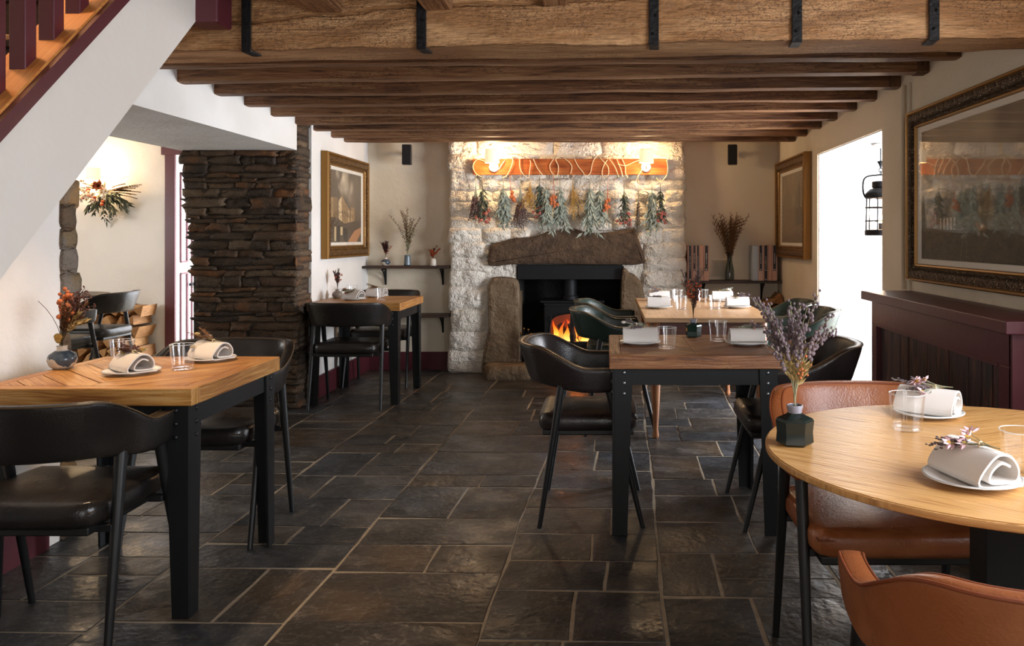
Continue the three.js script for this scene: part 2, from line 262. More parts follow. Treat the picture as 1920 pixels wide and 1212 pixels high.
// floor: mortar bed, slate flags laid in random courses
{
  const floor = struct('floor', boxUV(slabBox(-6.4, 3.6, -0.25, -0.0025, -2.7, 9.5)), M.mortar, 'uneven dark slate flagstone floor with pale mortar joints');
  // bands of courses: every band has its own rhythm, so the joints break against each other
  const r = rng(77), edges = [-3.4, -2.45, -1.62, -1.02, -0.36, 0.22, 0.86, 1.5, 2.2];
  const edge = (k, Z) => edges[k] + 0.05 * (noise3(Z * 0.9, k * 7.7, 1.5) - 0.5) + 0.022 * (Z - 4) + (k > 0 && k < 8 ? 0.03 * (noise3(Z * 3.1, k * 3.3, 4.5) - 0.5) : 0);
  const slabAt = (c) => {
    const mx = (c[0][0] + c[1][0] + c[2][0] + c[3][0]) / 4, mz = (c[0][1] + c[1][1] + c[2][1] + c[3][1]) / 4, poly = [], g = between(r, 0.003, 0.0065);
    for (let e = 0; e < 4; e++) {
      const p = c[e], q = c[(e + 1) % 4];
      for (const t of [0, 0.3, 0.7]) {
        let X = lerp(p[0], q[0], t), Z = lerp(p[1], q[1], t);
        if (t === 0) { X -= Math.sign(X - mx) * g; Z -= Math.sign(Z - mz) * g; } else if (e % 2) X -= Math.sign(X - mx) * g + between(r, -0.003, 0.004); else Z -= Math.sign(Z - mz) * g + between(r, -0.003, 0.004);
        poly.push([X - mx, Z - mz]);
      }
    }
    let s = extrude(poly, 0.024, 0.003).rotateX(-Math.PI / 2);
    s = boxUV(s, r() < 0.75 ? 0 : 2, r() * 9, r() * 9);
    s.rotateX(between(r, -0.003, 0.003)); s.rotateZ(between(r, -0.003, 0.003));
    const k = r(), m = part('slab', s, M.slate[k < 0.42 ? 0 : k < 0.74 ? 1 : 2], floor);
    m.position.set(mx, -0.027 + between(r, -0.0012, 0.0012), -mz);
  };
  for (let b = 0; b < edges.length - 1; b++) {
    let Z = 0.6 + r() * 0.3;
    while (Z < 7.9) {
      const d = between(r, 0.2, 0.48), Zb = Z + d, sk = between(r, -0.02, 0.02), P = (t, Zz) => [lerp(edge(b, Zz), edge(b + 1, Zz), t), Zz + sk * (t - 0.5) - 0.022 * lerp(edges[b], edges[b + 1], t)];
      const n = r(), cut = between(r, 0.32, 0.68);
      const q = (t0, t1, z0, z1) => slabAt([P(t0, z0), P(t1, z0), P(t1, z1), P(t0, z1)]);
      if (n < 0.34) q(0, 1, Z, Zb);
      else if (n < 0.78 || d < 0.34) { q(0, cut, Z, Zb); q(cut, 1, Z, Zb); }
      else { const m = Z + d * between(r, 0.4, 0.6); q(0, cut, Z, Zb); q(cut, 1, Z, m); q(cut, 1, m, Zb); }
      Z = Zb;
    }
  }
}
// left wall: plaster, 0.86 m thick, with the wide opening into the snug
wall('wall_left', [[XL - 0.86, XL, 0, 4.2, -2.6, 3.44], [XL - 0.86, XL, SOF, 2.6, 3.44, 5.975], [XL - 0.86, XL - 0.03, SOF, 2.6, 5.975, 6.3], [XL - 0.86, XL - 0.02, 0, 2.6, 6.3, 8.4], [XL - 0.3, XL, 0, 2.6, 6.27, 8.4], [XL - 0.86, XL, 2.6, 4.2, 3.44, 3.6]], M.plaster, 'white plastered thick left wall with a wide opening');
wall('wall_back', [[XL - 0.1, -1.4, 0, 2.6, ZB, ZB + 0.3], [0.66, XR + 0.1, 0, 2.6, ZB, ZB + 0.3]], M.cream, 'cream plastered back wall in the two alcoves');
wall('wall_right', [[XR, XR + 0.52, 0, 2.6, 6.28, 8.3], [XR, XR + 0.52, SOF, 2.6, 4.8, 6.28], [XR, XR + 0.52, 0, 2.6, 2.05, 4.8], [XR, XR + 0.3, 0, 0.88, 0.25, 2.05], [XR, XR + 0.3, 1.98, 2.6, 0.25, 2.05], [XR, XR + 0.3, 0, 2.6, -2.6, 0.25]], M.cream, 'cream plastered right wall with a deep doorway');
{ // white limewashed reveal of the deep doorway: its own skin, as painted
  const t = 0.006;
  wall('wall_reveal', [[XR + 0.012, XR + 0.515, 0, SOF, 6.28 - t, 6.28 + 0.05], [XR + 0.012, XR + 0.515, SOF - t, SOF + 0.02, 4.8, 6.28], [XR + 0.012, XR + 0.515, 0, SOF, 4.78, 4.8 + t]], M.reveal, 'white painted rough reveal of the deep doorway');
}
wall('wall_front', [[XL - 0.2, -0.85, 0, 4.2, -2.7, -2.4], [1.45, XR + 0.3, 0, 2.6, -2.7, -2.4], [-0.85, 1.45, 0, 0.78, -2.7, -2.4], [-0.85, 1.45, 2.05, 2.6, -2.7, -2.4]], M.plaster, 'white wall with a wide window behind the dining tables');
wall('wall_stairwell', [[-1.5, -1.42, 2.3, 4.2, -2.6, 3.3], [XL - 0.1, -1.42, 2.36, 4.2, 3.34, 3.44]], M.plaster, 'white wall around the stairwell above');
wall('ceiling', [[XL - 0.1, XR + 0.2, JB + 0.15, JB + 0.25, 3.2, 8.2]], M.joist[0], 'dark boarded ceiling above the joists');
wall('ceiling_front', [[-1.5, XR + 0.3, 2.3, 2.42, -2.6, 3.3], [XL - 0.2, -1.42, 4.2, 4.3, -2.7, 3.7]], M.plaster, 'white ceiling of the front room');
// the snug beyond the opening
wall('wall_snug', [[-6.4, -4.305, 0, 2.5, 8.2, 8.24], [-4.305, XL - 0.2, 2.08, 2.5, 8.2, 8.3], [-3.45, XL - 0.2, 0, 2.14, 8.2, 8.4], [-6.4, XL - 0.86, 0, 2.5, 2.9, 3.0], [-6.4, -6.2, 0, 0.85, 3.0, 8.3], [-6.4, -6.2, 1.95, 2.5, 3.0, 8.3], [-6.4, -6.2, 0.85, 1.95, 3.0, 5.35], [-6.4, -6.2, 0.85, 1.95, 6.65, 8.3], [-5.0, -4.9, 0, 2.4, 8.4, 9.5], [-5.0, -3.2, 0, 2.4, 9.3, 9.5], [-3.3, -3.2, 0, 0.08, 8.4, 9.3], [-3.3, -3.2, 2.02, 2.4, 8.4, 9.3]], M.plaster, 'white plastered wall of the snug with wreath');
wall('ceiling_snug', [[-6.4, XL - 0.5, 2.4, 2.5, 2.9, 9.5]], M.plaster, 'white ceiling of the snug');
// unseen porch beyond the deep doorway; walls made dark to cut bounced light
wall('wall_porch', [[3.45, 3.6, 2.22, 2.4, 3.5, 8.2], [3.45, 3.6, 0, 2.22, 6.6, 8.2], [3.45, 3.6, 0, 2.22, 3.5, 3.8], [2.1, 3.6, 0, 2.4, 3.4, 3.6], [2.1, 3.6, 0, 2.4, 8.1, 8.3]], M.rockJoint, 'unseen porch walls beyond the deep doorway, made dark to cut bounced light');
{ // unseen door leaf, added to cut light bouncing off the near reveal
  const d = new THREE.Group(); d.name = 'added_door_2'; d.userData = { kind: 'structure', label: 'unseen maroon plank door added to cut light bouncing off the near reveal' }; scene.add(d);
  for (let k = 0; k < 4; k++) part('plank', boxUV(slabBox(XR + 0.03 + k * 0.12, XR + 0.148 + k * 0.12, 0.02, SOF - 0.02, 4.812, 4.85, 0.003), 1, k, k), M.maroon, d);
  for (const y of [0.3, 1.5]) part('strap_hinge', slabBox(XR + 0.06, XR + 0.5, y, y + 0.05, 4.85, 4.856), M.iron, d);
}
wall('ceiling_porch', [[2.1, 3.6, 2.35, 2.5, 3.4, 8.3]], M.joist[0], 'boarded ceiling of the porch');
// skirting boards
wall('baseboard_left', [[XL, XL + 0.018, 0, 0.17, 0.5, 3.3], [XL, XL + 0.018, 0, 0.17, 6.32, ZB]], M.maroon, 'maroon painted skirting board along the white wall');
wall('baseboard_back', [[XL, -1.47, 0, 0.17, ZB - 0.018, ZB], [0.73, XR, 0, 0.17, ZB - 0.018, ZB]], M.maroon, 'maroon painted skirting board in the alcoves');

// windows off to the side and behind: the daylight of the front room
function window_(n, cx, cy, Z, w, h, along, label) {
  const o = new THREE.Group(); o.name = `window_${n}`; o.userData = { kind: 'structure', label }; scene.add(o);
  const place = g => along === 'x' ? g.translate(cx, cy, -Z) : g.rotateY(Math.PI / 2).translate(cx, cy, -Z);
  const f = [box(w, 0.06, 0.07, 0, h / 2 - 0.03, 0), box(w, 0.06, 0.07, 0, -h / 2 + 0.03, 0), box(0.06, h, 0.07, -w / 2 + 0.03, 0, 0), box(0.06, h, 0.07, w / 2 - 0.03, 0, 0)];
  part('frame', f.map(place), M.white, o);
  for (const k of [-1, 1]) part('glazing_bar', place(box(0.035, h - 0.1, 0.04, k * w / 6, 0, 0)), M.white, o);
  part('glazing_bar', place(box(w - 0.1, 0.035, 0.04, 0, 0, 0)), M.white, o);
  for (let a = -1; a <= 1; a++) for (const b of [-1, 1]) part('pane', place(box(w / 3 - 0.04, h / 2 - 0.05, 0.004, a * w / 3 * 0.97, b * (h / 4 - 0.01), 0)), M.glass, o);
}
window_(1, XR + 0.2, 1.43, 1.15, 1.8, 1.1, 'z', 'white framed window above the round table');
window_(2, 0.3, 1.415, -2.55, 2.3, 1.27, 'x', 'white framed wide window of the front wall');
window_(3, 3.5, 1.12, 5.2, 2.8, 2.2, 'z', 'white framed glazed porch front beyond the deep doorway');
window_(4, -6.3, 1.4, 6.0, 1.3, 1.1, 'z', 'white framed window of the snug');
window_(5, -3.25, 1.05, 8.85, 0.9, 1.94, 'z', 'white framed glazed side light of the vestibule');

// snug door: maroon frame, white leaf with maroon mouldings in the bright vestibule
{
  const d = new THREE.Group(); d.name = 'door_1'; d.userData = { kind: 'structure', label: 'white panelled door with maroon mouldings in a maroon frame' }; scene.add(d);
  part('door_post', boxUV(slabBox(-4.405, -4.305, 0, 2.08, 8.17, 8.2, 0.004), 1), M.maroon, d);
  part('door_post', boxUV(slabBox(-3.52, -3.42, 0, 2.08, 8.14, 8.2, 0.004), 1), M.maroon, d);
  part('door_head', boxUV(slabBox(-4.44, -3.39, 2.07, 2.16, 8.165, 8.2, 0.004)), M.maroon, d);
  // the leaf stands open into the vestibule
  const leaf = part('door_leaf', boxUV(box(0.84, 2.02, 0.04, 0.42, 1.01, 0, 0.004), 1), M.doorWhite, d);
  leaf.position.set(-4.34, 0, -8.27); leaf.rotation.y = R(97);
  for (const [y0, y1] of [[0.14, 0.88], [1.0, 1.9]]) for (const [p0, p1] of [[0.035, 0.2], [0.33, 0.5], [0.62, 0.8]]) {
    const m = part('moulding', [box(0.022, y1 - y0, 0.02, p0, (y0 + y1) / 2, 0.026), box(0.03, y1 - y0, 0.02, p1, (y0 + y1) / 2, 0.026), box(p1 - p0, 0.02, 0.02, (p0 + p1) / 2, y0, 0.026), box(p1 - p0, 0.02, 0.02, (p0 + p1) / 2, y1, 0.026)], M.maroon, leaf);
  }
  part('door_handle', [box(0.14, 0.03, 0.03, 0.27, 0.76, 0.06, 0.008), box(0.03, 0.03, 0.05, 0.33, 0.76, 0.035)], M.iron, leaf);
}

// ---------------------------------------------------------------- main beam, joists
{
  const b = thing('oak_beam', 'massive old oak beam with a long crack and iron straps', 'beam');
  // front face runs from (-2.26, 3.15) to (1.62, 2.866): slightly askew
  const L = 3.92, yaw = Math.atan2(0.284, 3.88);
  b.position.set(-0.33, 1.955, -3.0); b.rotation.y = -yaw;
  let g = new THREE.BoxGeometry(L, 0.345, 0.22, 300, 60, 4); g.translate(0, 0.1725, -0.11); g.deleteAttribute('uv'); g.deleteAttribute('normal'); g = BufferGeometryUtils.mergeVertices(g, 1e-4);
  const p = g.attributes.position;
  const crackY = x => 0.135 + 0.02 * Math.sin(x * 1.9 + 1) + 0.022 * (noise3(x * 4, 1, 1) - 0.5) + 0.008 * (noise3(x * 17, 2, 1) - 0.5) + 0.02 * smooth(0.2, 1.6, x);
  const crack2 = x => 0.2 + 0.02 * (noise3(x * 3, 8, 1) - 0.5) + 0.006 * (noise3(x * 15, 6, 1) - 0.5);
  for (let i = 0; i < p.count; i++) {
    const x = p.getX(i), y = p.getY(i), z = p.getZ(i);
    let e = 0.010 * (noise3(x * 3, y * 6, z * 6 + 7) - 0.5) + 0.005 * (noise3(x * 9, y * 18, z * 14) - 0.5), c = 0;
    if (z > -0.001) { const a = Math.abs(y - crackY(x)), on = smooth(0.3, 0.45, noise3(x * 1.3, 4, 4)); c = -0.02 * on * smooth(0.008, 0.001, a); if (x > 0.5) c += -0.014 * smooth(0.4, 0.6, noise3(x * 2, 9, 4)) * smooth(0.007, 0.001, Math.abs(y - crack2(x))); }
    p.setXYZ(i, x, y + e, z + e * (z > -0.05 ? 1.4 : 0.5) + c);
  }
  g.computeVertexNormals();
  part('timber', boxUV(g, 0), M.beam, b);
  // iron straps: down the front and turned under
  const strapX = [463, 791, 1226, 1494, 1751];
  strapX.forEach((px, i) => {
    const Zs = 3.08 - 0.073 * ((px - CX) / FOC * 3.0 + 1.45), X = (px - CX) / FOC * Zs;
    const lx = (X + 0.33) / Math.cos(yaw);
    const s = part('iron_strap', [box(0.036, 0.36, 0.008, lx, 0.175, 0.008, 0.002), box(0.036, 0.008, 0.085, lx, -0.006, -0.032, 0.002)].map(q => boxUV(q, 1)), M.iron, b);
    const list = []; for (let k = 0; k < 5; k++) { const q = new THREE.SphereGeometry(0.006, 8, 6); q.scale(1, 1, 0.6); q.translate(lx + (k % 2 ? 0.006 : -0.004), 0.03 + k * 0.065, 0.013); list.push(q); }
    part('nail_head', list, M.iron, s);
  });
  const r0 = rng(5);
  for (const [x, w] of [[-1.04, 0.11], [-0.62, 0.105], [-0.19, 0.09], [0.25, 0.1], [0.7, 0.1], [1.15, 0.1]]) {
    const yb = x < -0.9 ? 2.085 : x < -0.5 ? 2.085 : x < 0 ? 2.092 : 2.11;
    solo('front_joist', boxUV(slabBox(x - w / 2, x + w / 2, yb, 2.299, -2.4, 2.99 - 0.073 * (x + 0.3), 0.008), 2, r0() * 3, r0() * 3), M.joist[1], 'pale oak joist of the front room notched onto the beam', 'joist', 'joists of the front room');
  }
}
{
  const right = [3.81, 4.18, 4.58, 4.98, 5.37, 5.82, 6.24, 6.68, 7.09], left = [4.02, 4.40, 4.81, 5.20, 5.60, 6.03, 6.40, 6.80, 7.13];
  const names = ['first ceiling joist behind the strapped oak beam', 'second ceiling joist behind the strapped oak beam', 'third ceiling joist behind the strapped oak beam', 'fourth ceiling joist behind the strapped oak beam', 'fifth ceiling joist, in the middle of the row', 'fourth ceiling joist counted from the chimney breast', 'third ceiling joist counted from the chimney breast', 'second ceiling joist counted from the chimney breast', 'ceiling joist closest to the white chimney breast'];
  for (let k = 0; k < 9; k++) {
    const a = left[k] - 0.045, b = right[k] - 0.045, L = Math.hypot(XR - XL + 0.02, a - b), yaw = Math.atan2(a - b, XR - XL);
    const o = thing('ceiling_joist', 'dark oak ' + names[k], 'joist', [(XL + XR) / 2, JB, -(a + b) / 2], -yaw, 'oak joists of the low ceiling');
    let g = new THREE.BoxGeometry(L, 0.155, 0.09, 40, 3, 3); g.translate(0, 0.0775, 0);
    const p = g.attributes.position;
    for (let i = 0; i < p.count; i++) { const x = p.getX(i), y = p.getY(i), z = p.getZ(i); const e = 0.009 * (noise3(x * 2.5 + k * 9, y * 8, z * 8) - 0.5), c = Math.abs(z) > 0.04 && y < 0.01 ? 0.004 : 0; p.setXYZ(i, x, y + e + c, z + e); }
    g.computeVertexNormals();
    part('timber', boxUV(g, 0, k * 1.37, k * 0.61), M.joist[k % 3], o);
    part('joist_end', boxUV(box(0.07, 0.15, 0.098, L / 2 - 0.04, 0.077, 0, 0.012), 1, k, k), M.joistEnd, o).userData.label = 'darker trimmed joist end at the cream wall';
  }
}

// ---------------------------------------------------------------- staircase rising along the left wall
{
  const slope = 0.926, L0 = z => 1.15 + slope * (z - 1.9875);        // lower edge of the stringer at distance z
  const s = thing('staircase', 'white sided staircase with maroon balusters rising to the oak beam', 'staircase');
  const xs = -1.47, zA = 0.76, zB = 3.05;
  const poly = [[zA, Math.max(0, L0(zA))], [zB, L0(zB)], [zB, L0(zB) + 0.345], [zA, L0(zA) + 0.345]];
  // the polygon lies in (Z, Y); extrude across x
  const side = (pl, x0, x1, bev = 0) => { const g = extrude(pl, x1 - x0, bev); g.rotateY(Math.PI / 2); g.translate(x0, 0, 0); return g; }; // (a,b,depth) -> (depth, b, -a)
  part('stringer', boxUV(side(poly, xs - 0.05, xs), 2), M.stringer, s).userData.label = 'smooth white plastered stair side';
  const band = (d0, d1) => [[zA, L0(zA) + d0], [zB, L0(zB) + d0], [zB, L0(zB) + d1], [zA, L0(zA) + d1]];
  part('stringer_moulding', boxUV(side(band(0.345, 0.395), xs - 0.06, xs + 0.012), 2), M.maroon, s);
  part('base_rail', boxUV(side(band(0.385, 0.405), xs - 0.13, xs - 0.005), 2), M.pine, s).userData.label = 'bare pine base rail under the balusters';
  part('soffit', boxUV(side([[zA, L0(zA)], [zB, L0(zB)], [zB, L0(zB) + 0.03], [zA, L0(zA) + 0.03]], XL, xs - 0.05), 2), M.plaster, s);
  // treads and risers
  const n = 11, going = (zB - zA) / n;
  for (let k = 0; k < n; k++) {
    const z0 = zA + k * going, y = L0(z0) + 0.285;
    part('tread', boxUV(slabBox(XL, xs - 0.05, y - 0.03, y, z0 - 0.025, z0 + going, 0.005)), M.darkShelf, s);
    part('riser', boxUV(slabBox(XL, xs - 0.05, y - slope * going, y - 0.03, z0, z0 + 0.015)), M.darkShelf, s);
    part('nosing', boxUV(slabBox(XL, xs - 0.05, y - 0.012, y + 0.004, z0 - 0.034, z0 - 0.02, 0.003)), M.oakPale, s).userData.label = 'tread nosing with its lit edge put into the pale colour';  // pale oak colour stands in for light catching the nosing edge
  }
  for (let z = 1.05; z < 2.95; z += 0.1105) {
    const y0 = L0(z) + 0.38;
    part('baluster', boxUV(slabBox(xs - 0.086, xs - 0.042, y0, y0 + 0.86, z - 0.022, z + 0.022, 0.004), 1), M.maroon, s);
  }
  part('handrail', boxUV(side(band(1.22, 1.29), xs - 0.1, xs - 0.03), 2), M.maroon, s);
  part('newel_post', boxUV(slabBox(-1.505, -1.392, 2.02, 3.4, 2.93, 3.05, 0.01), 1), M.maroon, s);
}
// pendant lamp over the stairs
{
  const o = thing('stair_pendant', 'warm pendant lamp hanging over the stairs', 'pendant lamp', [-1.85, 0, -2.3]);
  part('cable', rod(V(0, 3.5, 0), V(0, 4.2, 0), 0.004), M.iron, o);
  part('lamp_shade', lathe([[0.03, 3.52], [0.12, 3.36], [0.118, 3.355], [0.026, 3.515]], 28), M.iron, o);
  part('bulb', new THREE.SphereGeometry(0.03, 12, 10).translate(0, 3.4, 0), glow(0xffd9a8, 8), o);
  const l = new THREE.PointLight(0xffc890, 5, 0, 2); l.name = 'stair_pendant_light'; l.position.set(-1.85, 3.4, -2.3); l.castShadow = true; l.shadow.radius = 2; scene.add(l);
}
// warm downlight recessed in the underside of the stairs, above the table there
{
  const y = 1.15 + 0.926 * (2.95 - 1.9875) - 0.01;
  const o = thing('recessed_downlight', 'small round downlight under the staircase above the table', 'downlight', [-1.66, y, -2.9]);
  o.rotation.x = -Math.atan(0.926);
  part('trim_ring', lathe([[0.03, 0], [0.045, -0.002], [0.045, -0.006], [0.03, -0.008]], 20), M.white, o);
  part('lamp_lens', new THREE.CylinderGeometry(0.03, 0.03, 0.004, 20), glow(0xffd9a8, 6), o);
  const l = new THREE.SpotLight(0xffd8ae, 3.6, 6, R(44), 0.8, 2); l.name = 'downlight_lamp'; l.position.set(-1.66, y - 0.06, -2.95); l.target.position.set(-1.72, 0, -2.97); l.castShadow = true; l.shadow.radius = 2; scene.add(l, l.target);
}

// ---------------------------------------------------------------- stone pier at the far side of the opening
{
  const pier = struct('wall_pier', [boxUV(slabBox(XL - 0.76, XL - 0.02, 0, SOF, 5.992, 6.32)), boxUV(slabBox(XL - 0.25, XL - 0.02, SOF, JB + 0.1, 5.995, 6.29))], M.rockJoint, 'rough dark slate rubble pier beside the opening');
  const r = rng(404);
  let y = 0.0, course = 0;
  while (y < SOF - 0.012) {
    const h = Math.min(between(r, 0.03, 0.075), SOF - y);
    const lean = lerp(-2.99, -3.1, smooth(0.5, 1.9, y)) + between(r, -0.03, 0.02);
    let x = lean;
    while (x < XL - 0.01) {
      let w = between(r, 0.09, 0.34); if (XL - (x + w) < 0.09) w = XL - x + between(r, -0.012, 0.014);
      const d = between(r, 0.10, 0.14), q = r();
      const g = boxUV(rock(w + 0.004, h * between(r, 0.92, 1.18), d, course * 13 + x * 31, { n: [7, 3, 2], sq: 0.42, amp: 0.24 }), 0, r() * 5, r() * 5);
      const k = part('stone', g, M.rock[q < 0.3 ? 0 : q < 0.5 ? 1 : q < 0.68 ? 2 : q < 0.88 ? 3 : 4], pier);
      k.position.set(x + w / 2, y + h / 2, -(5.972 + d / 2 + between(r, -0.012, 0.014)));
      k.rotation.z = between(r, -0.045, 0.045);
      x += w;
    }
    y += h; course++;
  }
  // quoins facing the room, up to the joists
  y = 0.0; course = 0;
  while (y < JB + 0.05) {
    const h = between(r, 0.036, 0.066), len = between(r, 0.2, 0.31), q = r();
    const g = boxUV(rock(0.1, h + 0.004, len, course * 7.7, { n: [2, 2, 4], sq: 0.45, amp: 0.10 }), 2, r() * 5, r() * 5);
    const k = part('quoin_stone', g, M.rock[q < 0.3 ? 1 : q < 0.55 ? 0 : q < 0.8 ? 4 : 3], pier);
    k.position.set(XL - 0.05 + between(r, -0.004, 0.012), y + h / 2, -(5.985 + len / 2 + between(r, -0.01, 0.01)));
    y += h; course++;
  }
}
// quoins at the near side of the opening
{
  const jamb = struct('wall_jamb', boxUV(slabBox(XL - 0.5, XL - 0.015, 0, SOF, 3.4, 3.455)), M.rockJoint, 'pale rubble quoins at the edge of the white wall under the stairs');
  const r = rng(808); let y = 0, c = 0;
  while (y < SOF - 0.02) {
    const h = Math.min(between(r, 0.05, 0.11), SOF - y), len = between(r, 0.09, 0.15) - 0.02 * smooth(1.2, 0.6, y), q = r();
    const g = boxUV(rock(0.14, h + 0.012, len, 31 + c * 5.3, { n: [2, 3, 4], sq: 0.5, amp: 0.12 }), 2, r() * 5, r() * 5);
    const k = part('quoin_stone', g, q < 0.35 ? M.rockPale[0] : q < 0.7 ? M.rockPale[1] : M.rock[4], jamb);
    k.position.set(XL - 0.062, y + h / 2, -(3.385 + len / 2)); y += h; c++;
  }
}
// ---------------------------------------------------------------- limewashed chimney breast and fireplace
const PX = (px, Z) => (px - CX) / FOC * Z, PY = (py, Z) => EYE - (py - CY) / FOC * Z;
{
  const cL = -1.456, cR = 0.716, fL = -0.84, fR = 0.15, fT = 0.985, zf = 7.57;
  const chimney = struct('wall_chimney', [slabBox(cL + 0.02, fL, 0, 2.3, zf, 8.3), slabBox(fR, cR - 0.02, 0, 2.3, zf, 8.3), slabBox(fL, fR, fT, 2.3, zf, 8.3), slabBox(fL - 0.1, fR + 0.1, 0, fT, 8.1, 8.3)].map(g => boxUV(g)), M.limewash, 'white limewashed rubble chimney breast with a stone fireplace');
  const lin = [[-1.02, 0.985], [-1.085, 1.0], [-1.095, 1.075], [-1.05, 1.18], [-0.86, 1.235], [-0.68, 1.255], [-0.5, 1.305], [-0.32, 1.325], [-0.14, 1.29], [0.06, 1.305], [0.25, 1.325], [0.29, 1.22], [0.345, 1.06], [0.33, 1.01], [0.12, 0.995], [-0.4, 1.0], [-0.85, 1.0]];
  const jl = [[-1.15, 0.0], [-0.815, 0.0], [-0.815, 0.76], [-0.85, 0.875], [-1.03, 0.88], [-1.09, 0.8], [-1.09, 0.4]], jr = [[0.13, 0.0], [0.32, 0.0], [0.335, 0.72], [0.3, 0.86], [0.2, 0.93], [0.13, 0.94]];
  const rough = (poly, depth, seed) => {
    const c = new THREE.CatmullRomCurve3(poly.map(([x, y]) => V(x, y, 0)), true, 'catmullrom', 0.25).getPoints(poly.length * 4).slice(0, -1);
    let g = extrude(c.map((q, i) => [q.x + 0.012 * (noise3(i * 0.7, seed, 2) - 0.5), q.y + 0.012 * (noise3(i * 0.7, seed, 9) - 0.5)]), depth, 0.03);
    return boxUV(g, 0, seed, seed);
  };
  part('lintel_stone', rough(lin, 0.28, 3).translate(0, 0, -7.78), M.lintel, chimney).userData.label = 'huge dark sooty lintel stone';
  part('jamb_stone', rough(jl, 0.3, 4).translate(0, 0, -7.8), M.jambStone, chimney).userData.label = 'brown upright fireplace stone';
  part('jamb_stone', rough(jr, 0.3, 5).translate(0, 0, -7.8), M.jambStone, chimney).userData.label = 'brown upright fireplace stone';
  part('firebox_lining', [slabBox(fL, fL + 0.03, 0, fT, 7.62, 8.12), slabBox(fR - 0.03, fR, 0, fT, 7.62, 8.12), slabBox(fL, fR, fT - 0.03, fT, 7.62, 8.12), slabBox(fL, fR, 0, fT, 8.08, 8.12), slabBox(fL, fR, 0, 0.04, 7.6, 8.12)].map(g => boxUV(g)), M.soot, chimney).userData.label = 'soot blackened fireplace lining';
  part('soot_board', boxUV(slabBox(fL + 0.01, fR - 0.01, 0.86, fT + 0.015, 7.555, 7.58, 0.004)), M.castIron, chimney);
  part('hearth_stone', boxUV(rock(0.42, 0.13, 0.3, 77, { n: [6, 2, 4], amp: 0.07 }).translate(-0.88, 0.055, -7.33), 0, 2, 3), M.jambStone, chimney).userData.label = 'rough raised hearth stone';
  part('hearth_stone', boxUV(rock(1.0, 0.1, 0.36, 79, { n: [8, 2, 4], sq: 0.2, amp: 0.05 }).translate(-0.2, 0.04, -7.5), 0, 4, 3), M.lintel, chimney).userData.label = 'dark hearth slab under the stove';
  // limewashed stones in wavering courses round the fireplace: soft humps growing out of the wash
  const r = rng(909);
  let y = 0.0, c = 0;
  const blocked = yy => yy < 0.9 ? [-1.13, 0.32] : yy < 1.0 ? [-1.06, 0.3] : yy < 1.1 ? [-1.08, 0.34] : yy < 1.2 ? [-1.04, 0.31] : yy < 1.27 ? [-0.72, 0.27] : null;
  while (y < 2.12) {
    const h = between(r, 0.12, 0.21) * (y > 1.3 ? 0.75 : 1);
    const bl = [blocked(y + 0.01), blocked(y + h * 0.5), blocked(y + h - 0.02)].filter(Boolean);
    const b = bl.length ? [Math.min(...bl.map(q => q[0])), Math.max(...bl.map(q => q[1]))] : null;
    for (const [s, e] of b ? [[cL, b[0]], [b[1], cR]] : [[cL, cR]]) {
      let x = s;
      while (x < e - 0.04) {
        let w = between(r, 0.2, 0.5); if (e - (x + w) < 0.16) w = e - x;
        const H = between(r, 0.022, 0.05), edgeL = x === cL, edgeR = x + w >= cR - 1e-6, ovl = 0.02;
        const X0 = x - (edgeL ? between(r, -0.012, 0.012) : ovl), X1 = x + w + (edgeR ? between(r, -0.012, 0.012) : ovl), Y0 = Math.max(0, y - ovl), Y1 = y + h + ovl;
        const nx = 18, ny = 12; let g = new THREE.BoxGeometry(1, 1, 1, nx, ny, 1); g.deleteAttribute('uv'); g.deleteAttribute('normal'); g = BufferGeometryUtils.mergeVertices(g, 1e-4);
        const p = g.attributes.position, sd = c * 3.3 + x * 11, tilt = between(r, -0.25, 0.25);
        for (let i = 0; i < p.count; i++) {
          const u = p.getX(i) * 2, v = p.getY(i) * 2, wx = lerp(X0, X1, (u + 1) / 2), wy = lerp(Y0, Y1, (v + 1) / 2), front = p.getZ(i) > 0;
          const uu = (edgeL && u < 0) || (edgeR && u > 0) ? u * 0.88 : u;
          const su = 1 - Math.abs(uu + 0.12 * (noise3(wx * 6, wy * 9, sd) - 0.5)) ** 5, sv = 1 - Math.abs(v + 0.2 * (noise3(wx * 7 + 9, wy * 7, sd) - 0.5)) ** 4;
          const hump = clamp(su, 0) * clamp(sv, 0), n = noise3(wx * 9, wy * 9, sd) - 0.5, n2 = noise3(wx * 26, wy * 26, 3) - 0.5;
          const z = front ? -0.012 + (H + 0.02) * hump * (1 + 0.7 * n + tilt * v) + 0.012 * n2 * hump + 0.006 * n2 : -0.06;
          const wob = (edgeL && u < -0.99) || (edgeR && u > 0.99) ? 0.03 * (noise3(wy * 14, sd, 2) - 0.5) - 0.012 * Math.sign(u) * Math.abs(v) ** 4 : 0;
          p.setXYZ(i, wx + wob, wy, z);
        }
        g.computeVertexNormals();
        const m = part('stone', boxUV(g, 0, r() * 3, r() * 3), M.limewash, chimney);
        m.position.set(0, 0, -zf);
        x += w;
      }
    }
    y += h; c++;
  }
}
